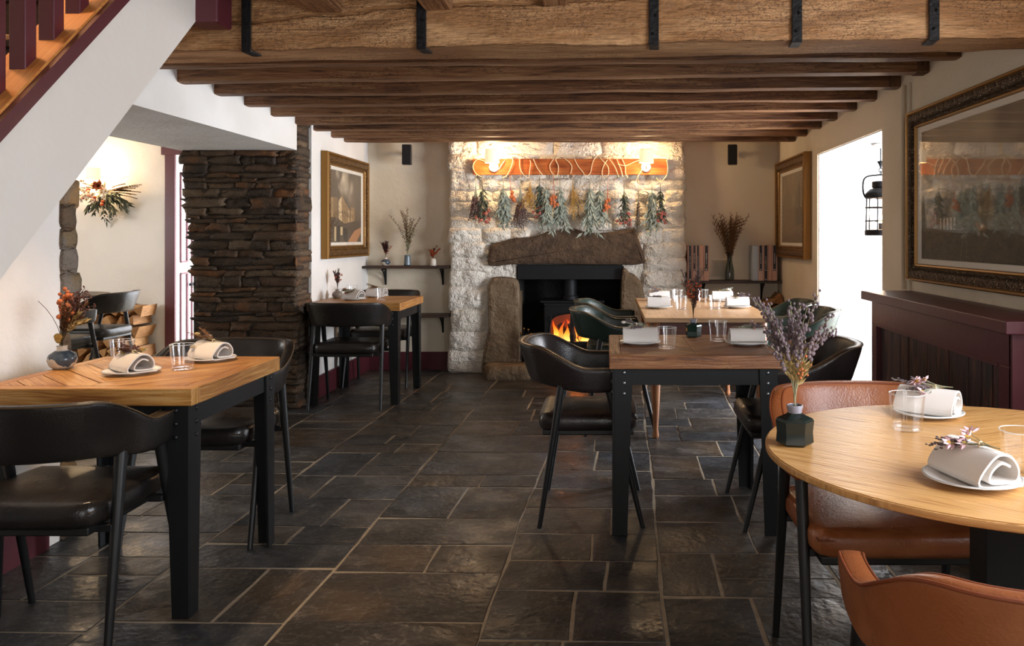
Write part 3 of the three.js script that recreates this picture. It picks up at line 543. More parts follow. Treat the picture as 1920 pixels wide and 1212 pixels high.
// ---------------------------------------------------------------- wood-burning stove
{
  const s = thing('wood_stove', 'black cast iron wood stove burning behind arched glass doors', 'stove', [-0.325, 0.09, -7.56]);
  const w = 0.56, h = 0.56, d = 0.34;
  part('stove_body', [box(w - 0.04, h - 0.1, 0.02, 0, h / 2 + 0.02, -d + 0.01), box(0.02, h - 0.1, d, -w / 2 + 0.03, h / 2 + 0.02, -d / 2), box(0.02, h - 0.1, d, w / 2 - 0.03, h / 2 + 0.02, -d / 2), box(w - 0.04, 0.07, d, 0, 0.09, -d / 2), box(w - 0.04, 0.03, d, 0, h - 0.02, -d / 2)].map(g => boxUV(g)), M.castIron, s);
  part('firebrick', [box(w - 0.1, 0.38, 0.02, 0, 0.32, -d + 0.04), box(0.02, 0.38, d - 0.06, -w / 2 + 0.06, 0.32, -d / 2), box(0.02, 0.38, d - 0.06, w / 2 - 0.06, 0.32, -d / 2)], std({ color: 0xa87850, roughness: 0.9 }), s);
  part('top_plate', box(w + 0.03, 0.022, d + 0.04, 0, h + 0.005, -d / 2, 0.006), M.castIron, s);
  part('base_plate', box(w, 0.03, d + 0.05, 0, 0.04, -d / 2 + 0.02, 0.006), M.castIron, s);
  for (const a of [-1, 1]) for (const b of [0, 1]) part('leg', rod(V(a * 0.22, -0.035, b ? -0.02 : -0.3), V(a * 0.21, 0.04, b ? -0.04 : -0.28), 0.018, 0.026), M.castIron, s);
  part('flue_pipe', lathe([[0.068, h + 0.01], [0.068, 0.9], [0.066, 0.9], [0.066, h + 0.01]], 24).translate(-0.03, 0, -0.16), M.castIron, s);
  part('flue_collar', lathe([[0.075, h + 0.01], [0.085, h + 0.012], [0.082, h + 0.05], [0.069, h + 0.055]], 24).translate(-0.03, 0, -0.16), M.castIron, s);
  // arched window frame with two doors
  const arch = (x0, x1, y0, y1, e) => { const pts = [[x0, y0], [x1, y0], [x1, y1 - 0.06]]; for (let k = 0; k <= 10; k++) { const t = k / 10; pts.push([lerp(x1, x0, t), y1 - 0.06 + 0.06 * Math.pow(Math.sin(t * Math.PI), 0.55)]); } pts.push([x0, y1 - 0.06]); return pts; };
  const outer = [[-0.255, 0.13], [0.255, 0.13], [0.255, 0.525], [-0.255, 0.525]];
  part('door_frame', boxUV(extrude(outer, 0.018, 0.004, [arch(-0.195, 0.195, 0.2, 0.46)]).translate(0, 0, -0.012)), M.castIron, s);
  part('door_mullion', box(0.035, 0.3, 0.02, 0, 0.32, 0.006, 0.004), M.castIron, s);
  part('arch_bead', tube(arch(-0.195, 0.195, 0.2, 0.46).map(([x, y]) => V(x, y, 0.01)), 0.008, 60, 6, true), M.castIron, s);
  part('door_handle', [rod(V(0, 0.3, 0.015), V(0, 0.3, 0.05), 0.006), rod(V(0, 0.27, 0.05), V(0, 0.33, 0.05), 0.009)], M.castIron, s);
  part('glass_pane', box(0.39, 0.265, 0.003, 0, 0.33, -0.014), M.glass, s);
  part('ash_lip', box(0.5, 0.02, 0.06, 0, 0.115, 0.02, 0.006), M.castIron, s);
  // fire
  const fl = thing('stove_fire', 'orange flames licking over split logs inside the stove', 'fire', [-0.325, 0.09, -7.7]);
  const r = rng(33);
  const flameTex = tex(32, 1, (u, v) => v < 0.35 ? mix3([1, 0.86, 0.5], [1, 0.6, 0.2], v / 0.35) : v < 0.7 ? mix3([1, 0.6, 0.2], [0.95, 0.3, 0.05], (v - 0.35) / 0.35) : mix3([0.95, 0.3, 0.05], [0.5, 0.1, 0.02], (v - 0.7) / 0.3), true, 64);
  const fm = [1.0, 1.5, 2.1].map(k => new THREE.MeshStandardMaterial({ color: 0x000000, emissive: 0xffffff, emissiveMap: flameTex, emissiveIntensity: k, roughness: 1 }));
  const flame = (x, z, hh, rr, mat) => { const g = new THREE.SphereGeometry(1, 10, 14), p = g.attributes.position, uv = g.attributes.uv; for (let i = 0; i < p.count; i++) { const Y = (p.getY(i) + 1) / 2, k = Math.min(1, (1 - Y) ** 1.1 * 1.6) * (0.6 + 0.4 * Math.sin(Y * 3)); uv.setXY(i, 0.5, Y * 0.98); p.setXYZ(i, p.getX(i) * rr * k + 0.028 * Math.sin(Y * 6 + x * 40) * Y, Y * hh, p.getZ(i) * rr * k); } g.computeVertexNormals(); return part('flame', g.translate(x, 0.17, z), mat, fl); };
  for (let k = 0; k < 34; k++) flame(between(r, -0.18, 0.18), between(r, -0.1, 0.05), between(r, 0.07, 0.27), between(r, 0.012, 0.03), fm[k % 3]);
  part('ember_bed', boxUV(rock(0.38, 0.06, 0.22, 5, { n: [8, 2, 5], amp: 0.2 }).translate(0, 0.15, -0.02)), glow(0xff3a08, 0.9), fl);
  for (const [x, a] of [[-0.06, 0.5], [0.07, -0.6], [0.0, 0.15]]) part('burning_log', boxUV(at(new THREE.CylinderGeometry(0.03, 0.035, 0.26, 8), x, 0.23, 0.03 - Math.abs(x), 0.2, 0, a)), M.soot, fl);
  const l = new THREE.PointLight(0xff8030, 0.4, 0, 2); l.name = 'stove_fire_light'; l.position.set(-0.325, 0.36, -7.66); l.castShadow = true; l.shadow.radius = 3; scene.add(l);
}

// ---------------------------------------------------------------- chairs
// local axes: front +z, seat centre on the floor at the origin
function makeChair(leatherMat, pipe, seatW = 0.46) {
  const o = new THREE.Group();
  const half = [[0, -0.275], [0.11, -0.266], [0.205, -0.22], [0.258, -0.125], [0.272, -0.02], [0.268, 0.07], [0.258, 0.14]];
  const pts = [...half.slice(1).reverse().map(([x, z]) => V(-x, 0, z)), ...half.map(([x, z]) => V(x, 0, z))];
  const curve = new THREE.CatmullRomCurve3(pts, false, 'centripetal'), N = 56, K = 20;
  const prof = s => { // s 0 at the middle of the back, 1 at the arm tips
    const f = smooth(0.38, 0.78, s);
    return { top: lerp(0.785 - 0.012 * s * s, 0.69, f), bot: lerp(0.605, 0.588, f) + 0.004 * Math.sin(s * 6), th: lerp(0.021, 0.025, f), lean: lerp(0.028, 0.006, f) };
  };
  const pos = [], idx = [], seamT = [], seamB = [];
  for (let i = 0; i <= N; i++) {
    const t = i / N, s = Math.abs(2 * t - 1), c = curve.getPointAt(t), T = curve.getTangentAt(t), n = V(T.z, 0, -T.x), q = prof(s);   // n points outwards or inwards
    const out = n.dot(V(c.x, 0, c.z + 0.02)) > 0 ? n : n.clone().negate();
    const endR = s > 0.965 ? Math.sqrt(Math.max(0.05, 1 - ((s - 0.965) / 0.035) ** 2)) : 1;
    const hh = (q.top - q.bot) / 2, cy = (q.top + q.bot) / 2;
    for (let k = 0; k < K; k++) {
      const a = k / K * Math.PI * 2, ca = Math.cos(a), sa = Math.sin(a), e = 0.42;
      const u = Math.sign(ca) * Math.abs(ca) ** e * q.th * endR, v = Math.sign(sa) * Math.abs(sa) ** e * hh * (0.75 + 0.25 * endR);
      const lean = q.lean * (v / hh);
      pos.push(c.x + out.x * (u + lean), cy + v, c.z + out.z * (u + lean));
    }
    seamT.push(V(c.x + out.x * (q.lean + q.th * 0.8 * endR), q.top - 0.004 - (1 - endR) * 0.03, c.z + out.z * (q.lean + q.th * 0.8 * endR)));
    seamB.push(V(c.x + out.x * (q.lean - q.th * 0.8 * endR), q.top - 0.004 - (1 - endR) * 0.03, c.z + out.z * (q.lean - q.th * 0.8 * endR)));
  }
  for (let i = 0; i < N; i++) for (let k = 0; k < K; k++) { const a = i * K + k, b = i * K + (k + 1) % K, c = a + K, d = b + K; idx.push(a, c, b, b, c, d); }
  const cap = (row, flip) => { const m = V(); for (let k = 0; k < K; k++) m.add(V(pos[(row * K + k) * 3], pos[(row * K + k) * 3 + 1], pos[(row * K + k) * 3 + 2])); m.divideScalar(K); const id = pos.length / 3; pos.push(m.x, m.y, m.z); for (let k = 0; k < K; k++) { const a = row * K + k, b = row * K + (k + 1) % K; flip ? idx.push(a, b, id) : idx.push(b, a, id); } };
  cap(0, true); cap(N, false);
  const g = new THREE.BufferGeometry(); g.setAttribute('position', new THREE.Float32BufferAttribute(pos, 3)); g.setIndex(idx); g.computeVertexNormals();
  const back = part('backrest', boxUV(g, 0), leatherMat, o);
  part('piping', [tube(seamT, 0.0032, 90, 5), tube(seamB, 0.0032, 90, 5)], pipe, back);
  // seat: padded, slightly crowned
  let sg = new THREE.BoxGeometry(1, 1, 1, 14, 4, 14); sg.deleteAttribute('uv'); sg.deleteAttribute('normal'); sg = BufferGeometryUtils.mergeVertices(sg, 1e-4);
  const p = sg.attributes.position;
  for (let i = 0; i < p.count; i++) {
    let x = p.getX(i) * 2, y = p.getY(i) * 2, z = p.getZ(i) * 2;
    const m = Math.pow(Math.abs(x) ** 7 + Math.abs(z) ** 7, 1 / 7), f = m > 1 ? 1 / m : 1; x *= f; z *= f;
    const rim = Math.max(Math.abs(x), Math.abs(z)), e = Math.pow(Math.abs(y), 1.0);
    const inset = 1 - 0.045 * Math.pow(e, 3);
    p.setXYZ(i, x * inset * seatW / 2, 0.442 + y * 0.034 + (y > 0 ? 0.012 * (1 - rim ** 4) : 0), z * inset * 0.222);
  }
  sg.computeVertexNormals();
  const seat = part('seat', boxUV(sg, 0), leatherMat, o);
  { const list = []; for (const [a, b] of [[[-1, 1], [1, 1]], [[1, 1], [1, -1]], [[-1, -1], [-1, 1]]]) list.push(tube([0, 0.33, 0.66, 1].map(t => V(lerp(a[0], b[0], t) * (seatW / 2 - 0.008) * 0.97, 0.455, lerp(a[1], b[1], t) * 0.218 * 0.98)), 0.0018, 16, 4)); part('seam', list, pipe, seat); }
  part('seat_frame', [box(seatW - 0.05, 0.025, 0.40, 0, 0.397, 0, 0.006), box(0.5, 0.022, 0.025, 0, 0.395, 0.125, 0.004), box(0.5, 0.022, 0.025, 0, 0.395, -0.15, 0.004)], M.chairLeg, o);
  for (const a of [-1, 1]) {
    part('leg', rod(V(a * 0.264, 0, 0.238), V(a * 0.252, 0.62, 0.085), 0.0105, 0.0185, 12), M.chairLeg, o);
    part('leg', rod(V(a * 0.262, 0, -0.208), V(a * 0.25, 0.62, -0.112), 0.0105, 0.0185, 12), M.chairLeg, o);
  }
  return o;
}
const chairKinds = {};
function chair(kind, X, Z, turnDeg, label, group) {
  if (!chairKinds[kind]) chairKinds[kind] = makeChair(...{ black: [M.leatherBlack, M.piping], plum: [M.leatherPlum, M.piping], green: [M.leatherGreen, M.piping], tan: [M.leatherTan, M.pipingTan, 0.5] }[kind]);
  const o = chairKinds[kind].clone(); o.name = numbered('dining_chair'); o.position.set(X, 0, -Z); o.rotation.y = R(turnDeg); scene.add(o);
  return tag(o, label, 'chair', group);
}
chair('black', -1.71, 2.58, 180, 'black leather tub chair tucked under the near side of the chevron table', 'black leather tub chairs');
chair('black', -1.70, 3.535, 0, 'black leather tub chair between the chevron table and the dark rubble pier', 'black leather tub chairs');
chair('black', -1.90, 6.13, 180, 'black leather tub chair in front of the small table below the framed castle picture', 'black leather tub chairs');
chair('black', -1.93, 7.03, 0, 'black leather tub chair behind the small table, below the alcove shelves', 'black leather tub chairs');
chair('plum', -0.085, 3.80, 90, 'black leather tub chair on the stove side of the bolted steel table', 'black leather tub chairs');
chair('plum', 0.82, 3.75, -90, 'black leather tub chair between the bolted steel table and the maroon cabinet', 'black leather tub chairs');
chair('green', 0.07, 5.42, 90, 'dark green leather tub chair beside the pale oak table, in front of the stove glass', 'dark green leather tub chairs');
chair('green', 0.07, 6.10, 90, 'dark green leather tub chair at the pale oak table, next to the fireplace jamb', 'dark green leather tub chairs');
chair('green', 1.20, 5.42, -90, 'dark green leather tub chair standing in the daylight of the deep doorway', 'dark green leather tub chairs');
chair('green', 1.235, 6.10, -90, 'dark green leather tub chair below the gilt picture, near the firewood', 'dark green leather tub chairs');
chair('tan', 0.79, 2.37, 0, 'tan leather tub chair between the round oak table and the maroon cabinet', 'tan leather tub chairs');
chair('tan', 0.705, 1.36, 180, 'tan leather tub chair with its back to the viewer at the round oak table', 'tan leather tub chairs');
chair('black', -4.42, 7.08, -90, 'black leather tub chair in the snug in front of the stacked firewood', 'chairs of the snug');
chair('black', -4.30, 6.35, 172, 'black leather tub chair in the snug half hidden by the pale quoins', 'chairs of the snug');

// ---------------------------------------------------------------- square tables with a steel frame and chevron top
function clipPoly(poly, x0, x1, y0, y1) {
  const cut = (p, inside, cross) => { const o = []; for (let i = 0; i < p.length; i++) { const a = p[i], b = p[(i + 1) % p.length], A = inside(a), B = inside(b); if (A) o.push(a); if (A !== B) o.push(cross(a, b)); } return o; };
  const cx = v => (a, b) => { const t = (v - a[0]) / (b[0] - a[0]); return [v, lerp(a[1], b[1], t)]; }, cy = v => (a, b) => { const t = (v - a[1]) / (b[1] - a[1]); return [lerp(a[0], b[0], t), v]; };
  poly = cut(poly, p => p[0] >= x0, cx(x0)); poly = poly.length ? cut(poly, p => p[0] <= x1, cx(x1)) : poly;
  poly = poly.length ? cut(poly, p => p[1] >= y0, cy(y0)) : poly; poly = poly.length ? cut(poly, p => p[1] <= y1, cy(y1)) : poly; return poly;
}
function area(p) { let s = 0; p.forEach((a, i) => { const b = p[(i + 1) % p.length]; s += a[0] * b[1] - b[0] * a[1]; }); return s / 2; }
const TT = 0.76;
function steelTable(x0, x1, Z0, Z1, mats, label, seed, boltMat) {
  const cx = (x0 + x1) / 2, cz = (Z0 + Z1) / 2, w = x1 - x0, d = Z1 - Z0, r = rng(seed);
  const o = thing('dining_table', label, 'table', [cx, 0, -cz], 0);
  const th = 0.058, bw = 0.05, ty = TT - th / 2;
  part('core_board', boxUV(box(w - 0.02, th - 0.012, d - 0.02, 0, ty - 0.005, 0), 0), M.darkShelf, o);
  // border boards
  for (const s of [-1, 1]) { part('border_board', boxUV(box(w, th, bw, 0, ty, s * (d / 2 - bw / 2), 0.005), 0, r() * 5, r() * 5), mats[0], o); part('border_board', boxUV(box(bw, th, d - 2 * bw - 0.001, s * (w / 2 - bw / 2), ty, 0, 0.004), 2, r() * 5, r() * 5), mats[1], o); }
  // chevron planks
  const ix = w / 2 - bw - 0.001, iz = d / 2 - bw - 0.001, pw = 0.095;
  for (const s of [-1, 1]) for (let k = -8; k < 9; k++) {
    const c = k * pw * 1.35, y = t => c + t;       // boards at 45 degrees meeting on the middle line
    let poly = [[0, y(0)], [s * ix, y(ix * 0.95)], [s * ix, y(ix * 0.95) + pw * 1.35 - 0.0055], [0, y(0) + pw * 1.35 - 0.0055]];
    if (area(poly) < 0) poly.reverse();
    poly = clipPoly(poly, s < 0 ? -ix : 0.001, s < 0 ? -0.001 : ix, -iz, iz);
    if (poly.length < 3 || Math.abs(area(poly)) < 0.0008) continue;
    let g = extrude(poly, 0.008, 0.0012).rotateX(-Math.PI / 2);
    g.rotateY(-s * R(45)); g = boxUV(g, 0, r() * 7, r() * 7); g.rotateY(s * R(45)); g.translate(0, TT - 0.0092, 0);
    part('plank', g, mats[r() < 0.5 ? 0 : 1], o);
  }
  // steel frame
  const fy = TT - th, lx = w / 2 - 0.025, lz = d / 2 - 0.03;
  part('steel_apron', [box(2 * lx, 0.07, 0.006, 0, fy - 0.035, lz), box(2 * lx, 0.07, 0.006, 0, fy - 0.035, -lz), box(0.006, 0.07, 2 * lz, lx, fy - 0.035, 0), box(0.006, 0.07, 2 * lz, -lx, fy - 0.035, 0)], M.steel, o);
  for (const sx of [-1, 1]) for (const sz of [-1, 1]) {
    const plate = (wt, wb) => extrude([[0, 0], [-wb, 0], [-wt, fy], [0, fy]], 0.007, 0.001);
    const a = plate(0.078, 0.055), b = plate(0.078, 0.055).rotateY(-Math.PI / 2);
    const g = merge([a, b]);
    const leg = part('leg', boxUV(g.clone(), 1), M.steel, o);
    leg.position.set(sx * (lx + 0.004), 0, sz * (lz + 0.004));
    // the L opens inwards: turn the angle iron for each corner
    leg.rotation.y = sx > 0 && sz > 0 ? 0 : sx > 0 ? Math.PI / 2 : sz > 0 ? -Math.PI / 2 : Math.PI;
    const bolts = []; for (let k = 0; k < 3; k++) { const q = new THREE.SphereGeometry(0.0085, 8, 6).scale(1, 1, 0.6); bolts.push(q.clone().translate(-0.042, fy - 0.018 - k * 0.044, 0.0085)); bolts.push(q.clone().rotateY(Math.PI / 2).translate(0.0015, fy - 0.018 - k * 0.044, -0.042)); }
    part('bolt', bolts, boltMat, leg);
  }
  return o;
}
steelTable(-2.075, -1.353, 2.675, 3.395, M.tableTop, 'square chevron topped table on black steel legs under the staircase', 11, M.boltDark);
steelTable(-2.236, -1.54, 6.10, 6.87, M.tableTop, 'small square wooden table on black steel legs below the castle picture', 12, M.boltDark);
steelTable(0.007, 0.735, 3.42, 4.145, M.tableGrey, 'square weathered wooden table on bolted black steel legs in the middle', 13, M.bolt);
{ // four-seat oak table with turned legs
  const x0 = 0.225, x1 = 1.03, Z0 = 5.0, Z1 = 6.62, cx = (x0 + x1) / 2, cz = (Z0 + Z1) / 2, w = x1 - x0, d = Z1 - Z0;
  const o = thing('oak_table', 'long pale oak table with turned legs set for four near the fireplace', 'table', [cx, 0, -cz]);
  part('table_top', boxUV(box(w, 0.03, d, 0, TT - 0.015, 0, 0.006), 2), M.oakPale, o);
  part('apron', [box(w - 0.14, 0.105, 0.02, 0, 0.677, d / 2 - 0.09), box(w - 0.14, 0.105, 0.02, 0, 0.677, -d / 2 + 0.09), box(0.02, 0.105, d - 0.2, w / 2 - 0.07, 0.677, 0), box(0.02, 0.105, d - 0.2, -w / 2 + 0.07, 0.677, 0)].map(g => boxUV(g)), M.apron, o);
  const prof = [[0, 0], [0.016, 0], [0.02, 0.02], [0.015, 0.06], [0.024, 0.2], [0.031, 0.36], [0.034, 0.42], [0.022, 0.44], [0.035, 0.455], [0.035, 0.47], [0.024, 0.485], [0.03, 0.5], [0.036, 0.53], [0.034, 0.6], [0.038, 0.62], [0.038, 0.73], [0, 0.73]];
  for (const a of [-1, 1]) for (const b of [-1, 1]) part('turned_leg', boxUV(lathe(prof, 18).translate(a * (w / 2 - 0.075), 0, b * (d / 2 - 0.11)), 1), M.turned, o);
}
{ // round oak table: top of wedge boards, steel column
  const o = thing('round_table', 'round golden oak table on a black steel column', 'table', [0.9, 0, -1.9]);
  const rad = 0.525;
  part('table_top', boxUV(lathe([[0, TT - 0.032], [rad - 0.05, TT - 0.032], [rad - 0.002, TT - 0.016], [rad, TT - 0.014], [rad, TT - 0.003], [rad - 0.002, TT - 0.0015], [0, TT - 0.0015]], 96), 0), M.oak, o);
  const bw = 0.135, rr = rad - 0.004;
  for (let k = 0; k < 8; k++) for (const s of [-1, 1]) { // boards of the top, two veneers meeting on the middle line
    const y0 = -rr + k * 2 * rr / 8, y1 = y0 + 2 * rr / 8; const pts = [];
    for (let i = 0; i <= 8; i++) { const y = lerp(y0, y1, i / 8); pts.push([s * Math.sqrt(Math.max(0, rr * rr - y * y)), y]); }
    const poly = [[0, y0], ...pts, [0, y1]]; if (area(poly) < 0) poly.reverse();
    let g = extrude(poly, 0.0014, 0); g.rotateX(-Math.PI / 2); const a = s * R(32); g.rotateY(-a); g = boxUV(g, 0, k * 0.73, k * 1.31 + s); g.rotateY(a); g.rotateY(R(-8)); g.translate(0, TT - 0.0014, 0);
    part('veneer_board', g, M.oak, o);
  }
  part('column', box(0.088, 0.7, 0.088, 0, 0.37, 0, 0.004), M.steel, o);
  part('base_plate', box(0.5, 0.012, 0.5, 0, 0.008, 0, 0.004), M.steel, o);
  part('top_plate', box(0.4, 0.008, 0.4, 0, TT - 0.035, 0), M.steel, o);
}
{ // round table of the snug
  const o = thing('round_table', 'small round dark table in the snug beyond the opening', 'table', [-4.72, 0, -7.1]);
  part('table_top', lathe([[0, 0.735], [0.36, 0.735], [0.37, 0.745], [0.36, 0.758], [0, 0.758]], 48), M.darkShelf, o);
  part('column', rod(V(0, 0.02, 0), V(0, 0.735, 0), 0.04), M.steel, o);
  part('base_plate', lathe([[0, 0], [0.22, 0], [0.22, 0.012], [0.05, 0.03], [0, 0.03]], 32), M.steel, o);
}
// ---------------------------------------------------------------- maroon cabinet along the right wall
{
  const xf = 1.335, h = 0.971, ZA = 2.75, ZC = 4.33;
  const o = thing('radiator_cabinet', 'maroon painted cabinet with dark plank front against the cream wall', 'cabinet');
  part('worktop', boxUV(slabBox(xf, XR - 0.002, h - 0.045, h, ZA, ZC, 0.004), 2), M.maroon, o);
  const f = xf + 0.045;
  part('top_rail', boxUV(slabBox(f, f + 0.03, h - 0.165, h - 0.045, ZA + 0.06, ZC - 0.05, 0.003), 2), M.maroon, o);
  part('stile', boxUV(slabBox(f, f + 0.03, 0, h - 0.165, ZC - 0.11, ZC - 0.05, 0.003), 1), M.maroon, o);
  part('stile', boxUV(slabBox(f, f + 0.03, 0, h - 0.165, ZA + 0.06, ZA + 0.15, 0.003), 1), M.maroon, o);
  part('bottom_rail', boxUV(slabBox(f, f + 0.03, 0, 0.12, ZA + 0.15, ZC - 0.11, 0.003), 2), M.maroon, o);
  part('bead', boxUV(slabBox(f - 0.003, f + 0.02, h - 0.175, h - 0.163, ZA + 0.15, ZC - 0.11), 2), M.maroon, o);
  part('end_panel', boxUV(slabBox(f, XR - 0.002, 0, h - 0.045, ZA + 0.05, ZA + 0.075, 0.003), 1), M.maroon, o);
  part('end_panel', boxUV(slabBox(f, XR - 0.002, 0, h - 0.045, ZC - 0.06, ZC - 0.04, 0.003), 1), M.maroon, o);
  const r = rng(55); let z = ZA + 0.15;
  while (z < ZC - 0.12) { let w = Math.min(between(r, 0.075, 0.13), ZC - 0.11 - z); if (ZC - 0.11 - z - w < 0.04) w = ZC - 0.11 - z; part('plank', boxUV(slabBox(f + 0.022 + between(r, 0, 0.006), f + 0.034, 0.12, h - 0.165, z + 0.002, z + w - 0.002, 0.003), 1, r() * 3, r() * 3), M.stainPlank[Math.floor(r() * 3)], o); z += w; }
}

// ---------------------------------------------------------------- dried plants: stems grow along +y from the origin
function bend(h, lean, az, curl, n = 4) { const pts = []; for (let i = 0; i <= n; i++) { const t = i / n, a = lean * t + curl * t * t; pts.push(V(Math.cos(az) * Math.sin(a) * h * t, Math.cos(a) * h * t, Math.sin(az) * Math.sin(a) * h * t)); } return pts; }
const stemGeo = (pts, r) => tube(pts, r, 5, 4);
function leafGeo(L, W, pos, dir, roll) {
  const g = new THREE.BufferGeometry(); const c = 0.12 * L;
  const v = [0, 0, 0, W / 2, L * 0.4, c, 0, L * 0.45, 0, -W / 2, L * 0.4, c, 0, L, c * 1.2];
  g.setAttribute('position', new THREE.Float32BufferAttribute(v, 3)); g.setIndex([0, 1, 2, 0, 2, 3, 1, 4, 2, 2, 4, 3]); g.computeVertexNormals();
  g.rotateY(roll); g.applyQuaternion(new THREE.Quaternion().setFromUnitVectors(V(0, 1, 0), dir.clone().normalize())); g.translate(pos.x, pos.y, pos.z); return fin(g);
}
const blob = (r, p, sx = 1, sy = 1, sz = 1, d = 0) => new THREE.IcosahedronGeometry(r, d).scale(sx, sy, sz).translate(p.x, p.y, p.z);
function along(pts, t) { const k = clamp(t) * (pts.length - 1), i = Math.min(pts.length - 2, Math.floor(k)); return pts[i].clone().lerp(pts[i + 1], k - i); }
function daisy(p, r, dir, rn) {
  const pet = [], q = new THREE.Quaternion().setFromUnitVectors(V(0, 1, 0), dir.clone().normalize());
  for (let k = 0; k < 11; k++) { const a = k / 11 * 6.283; const d = V(Math.cos(a), 0.25 + 0.2 * rn(), Math.sin(a)).applyQuaternion(q); pet.push(leafGeo(r, r * 0.45, p, d, a)); }
  return [pet, blob(r * 0.33, p.clone().addScaledVector(dir, r * 0.12), 1, 0.7, 1, 1)];
}
// kind: how the head of a stem looks; returns lists by part name
function growStem(L, kind, pts, r, sc = 1) {
  const put = (k, ...g) => (L[k] ??= []).push(...g), tip = pts[pts.length - 1], dir = tip.clone().sub(pts[pts.length - 2]).normalize(), rv = () => V(r() - 0.5, r() - 0.5, r() - 0.5);
  put('stem', stemGeo(pts, 0.0011 * sc));
  if (kind === 'lavender') for (let i = 0; i < 26; i++) { const t = lerp(0.6, 1.0, i / 25), p = along(pts, t).addScaledVector(rv(), 0.014 * sc); put('lavender_head', blob(lerp(0.0046, 0.0028, i / 25) * sc, p, 1, 1.4, 1)); }
  if (kind === 'wheat') for (let i = 0; i < 20; i++) { const t = lerp(0.55, 1.0, i / 19), a = i * 2.4, p = along(pts, t); const d = dir.clone().add(V(Math.cos(a), 0, Math.sin(a)).multiplyScalar(0.55)); put('wheat_ear', leafGeo(0.024 * sc, 0.008 * sc, p, d, a)); }
  if (kind === 'berry') for (let i = 0; i < 6; i++) { const p = along(pts, 0.75 + 0.25 * r()).addScaledVector(rv(), 0.028 * sc); put('berry', blob(between(r, 0.004, 0.006) * sc, p, 1, 1, 1, 1)); }
  if (kind === 'pod') for (let i = 0; i < 3; i++) { const p = along(pts, 0.7 + 0.3 * r()).addScaledVector(rv(), 0.03 * sc); put('seed_pod', blob(between(r, 0.010, 0.014) * sc, p, 1, 1.25, 1, 1)); }
  if (kind === 'rose') for (let i = 0; i < 9; i++) { put('flower_head', blob(between(r, 0.006, 0.0105) * sc, tip.clone().addScaledVector(rv(), 0.024 * sc), 1, 0.8, 1, 0)); }
  if (kind === 'plume') for (let i = 0; i < 26; i++) { const t = lerp(0.45, 1, i / 25), a = i * 2.1, p = along(pts, t); put('plume', leafGeo(between(r, 0.016, 0.03) * sc, 0.006 * sc, p, dir.clone().add(V(Math.cos(a), 0.1, Math.sin(a)).multiplyScalar(0.8)), a)); }
  if (kind === 'leafy' || kind === 'rose') for (let i = 0; i < (kind === 'rose' ? 9 : 14); i++) { const t = lerp(0.25, 0.98, r()), a = r() * 6.28, p = along(pts, t); put('leaf', leafGeo(between(r, 0.035, 0.07) * sc, between(r, 0.012, 0.02) * sc, p, dir.clone().add(V(Math.cos(a), -0.1, Math.sin(a)).multiplyScalar(0.7)), a)); }
  if (kind === 'bobble') put('bobble', blob(0.011 * sc, tip, 1, 1, 1, 1));
  if (kind === 'spike') { }
  if (kind === 'daisy') { const [p, c] = daisy(tip, 0.017 * sc, dir, r); const id = L.n = (L.n ?? 0) + 1; put('daisy#' + id, ...p); put('daisy#' + id + '#flower_eye', c); }
}
const plantMat = { stem: M.stemPale, lavender_head: M.lavender, wheat_ear: M.wheat, berry: M.coral, seed_pod: M.orange, flower_head: M.coral, plume: M.brownHead, leaf: M.leafGrey, bobble: M.gold, petal: M.petal, daisy: M.petal, flower_eye: M.yellowEye };
function plantParts(L, o, mats = {}) {
  delete L.n; const made = {};
  for (const [k, g] of Object.entries(L)) { const [nm, , sub] = k.split('#'), name = sub ?? nm; made[k] = part(name, g, mats[name] ?? (name === 'daisy' ? mats.petal : undefined) ?? plantMat[name], sub ? made[k.slice(0, -sub.length - 1)] : o); if (!['daisy', 'flower_eye'].includes(name)) made[k].userData.kind = 'stuff'; }
}
const geosOf = L => Object.values(L).filter(Array.isArray).flat();
function bouquet(o, base, list, seed, mats = {}) {
  const r = rng(seed), L = {};
  for (const [kind, n, h0, h1, spread, sc = 1, azm, azw = 6.28] of list) for (let i = 0; i < n; i++) {
    const az = azm === undefined ? r() * 6.28 : azm + (r() - 0.5) * azw;
    const pts = bend(between(r, h0, h1), spread * Math.sqrt(r()), az, between(r, -0.06, 0.14)).map(p => p.add(base)); growStem(L, kind, pts, r, sc);
  }
  plantParts(L, o, mats);
}
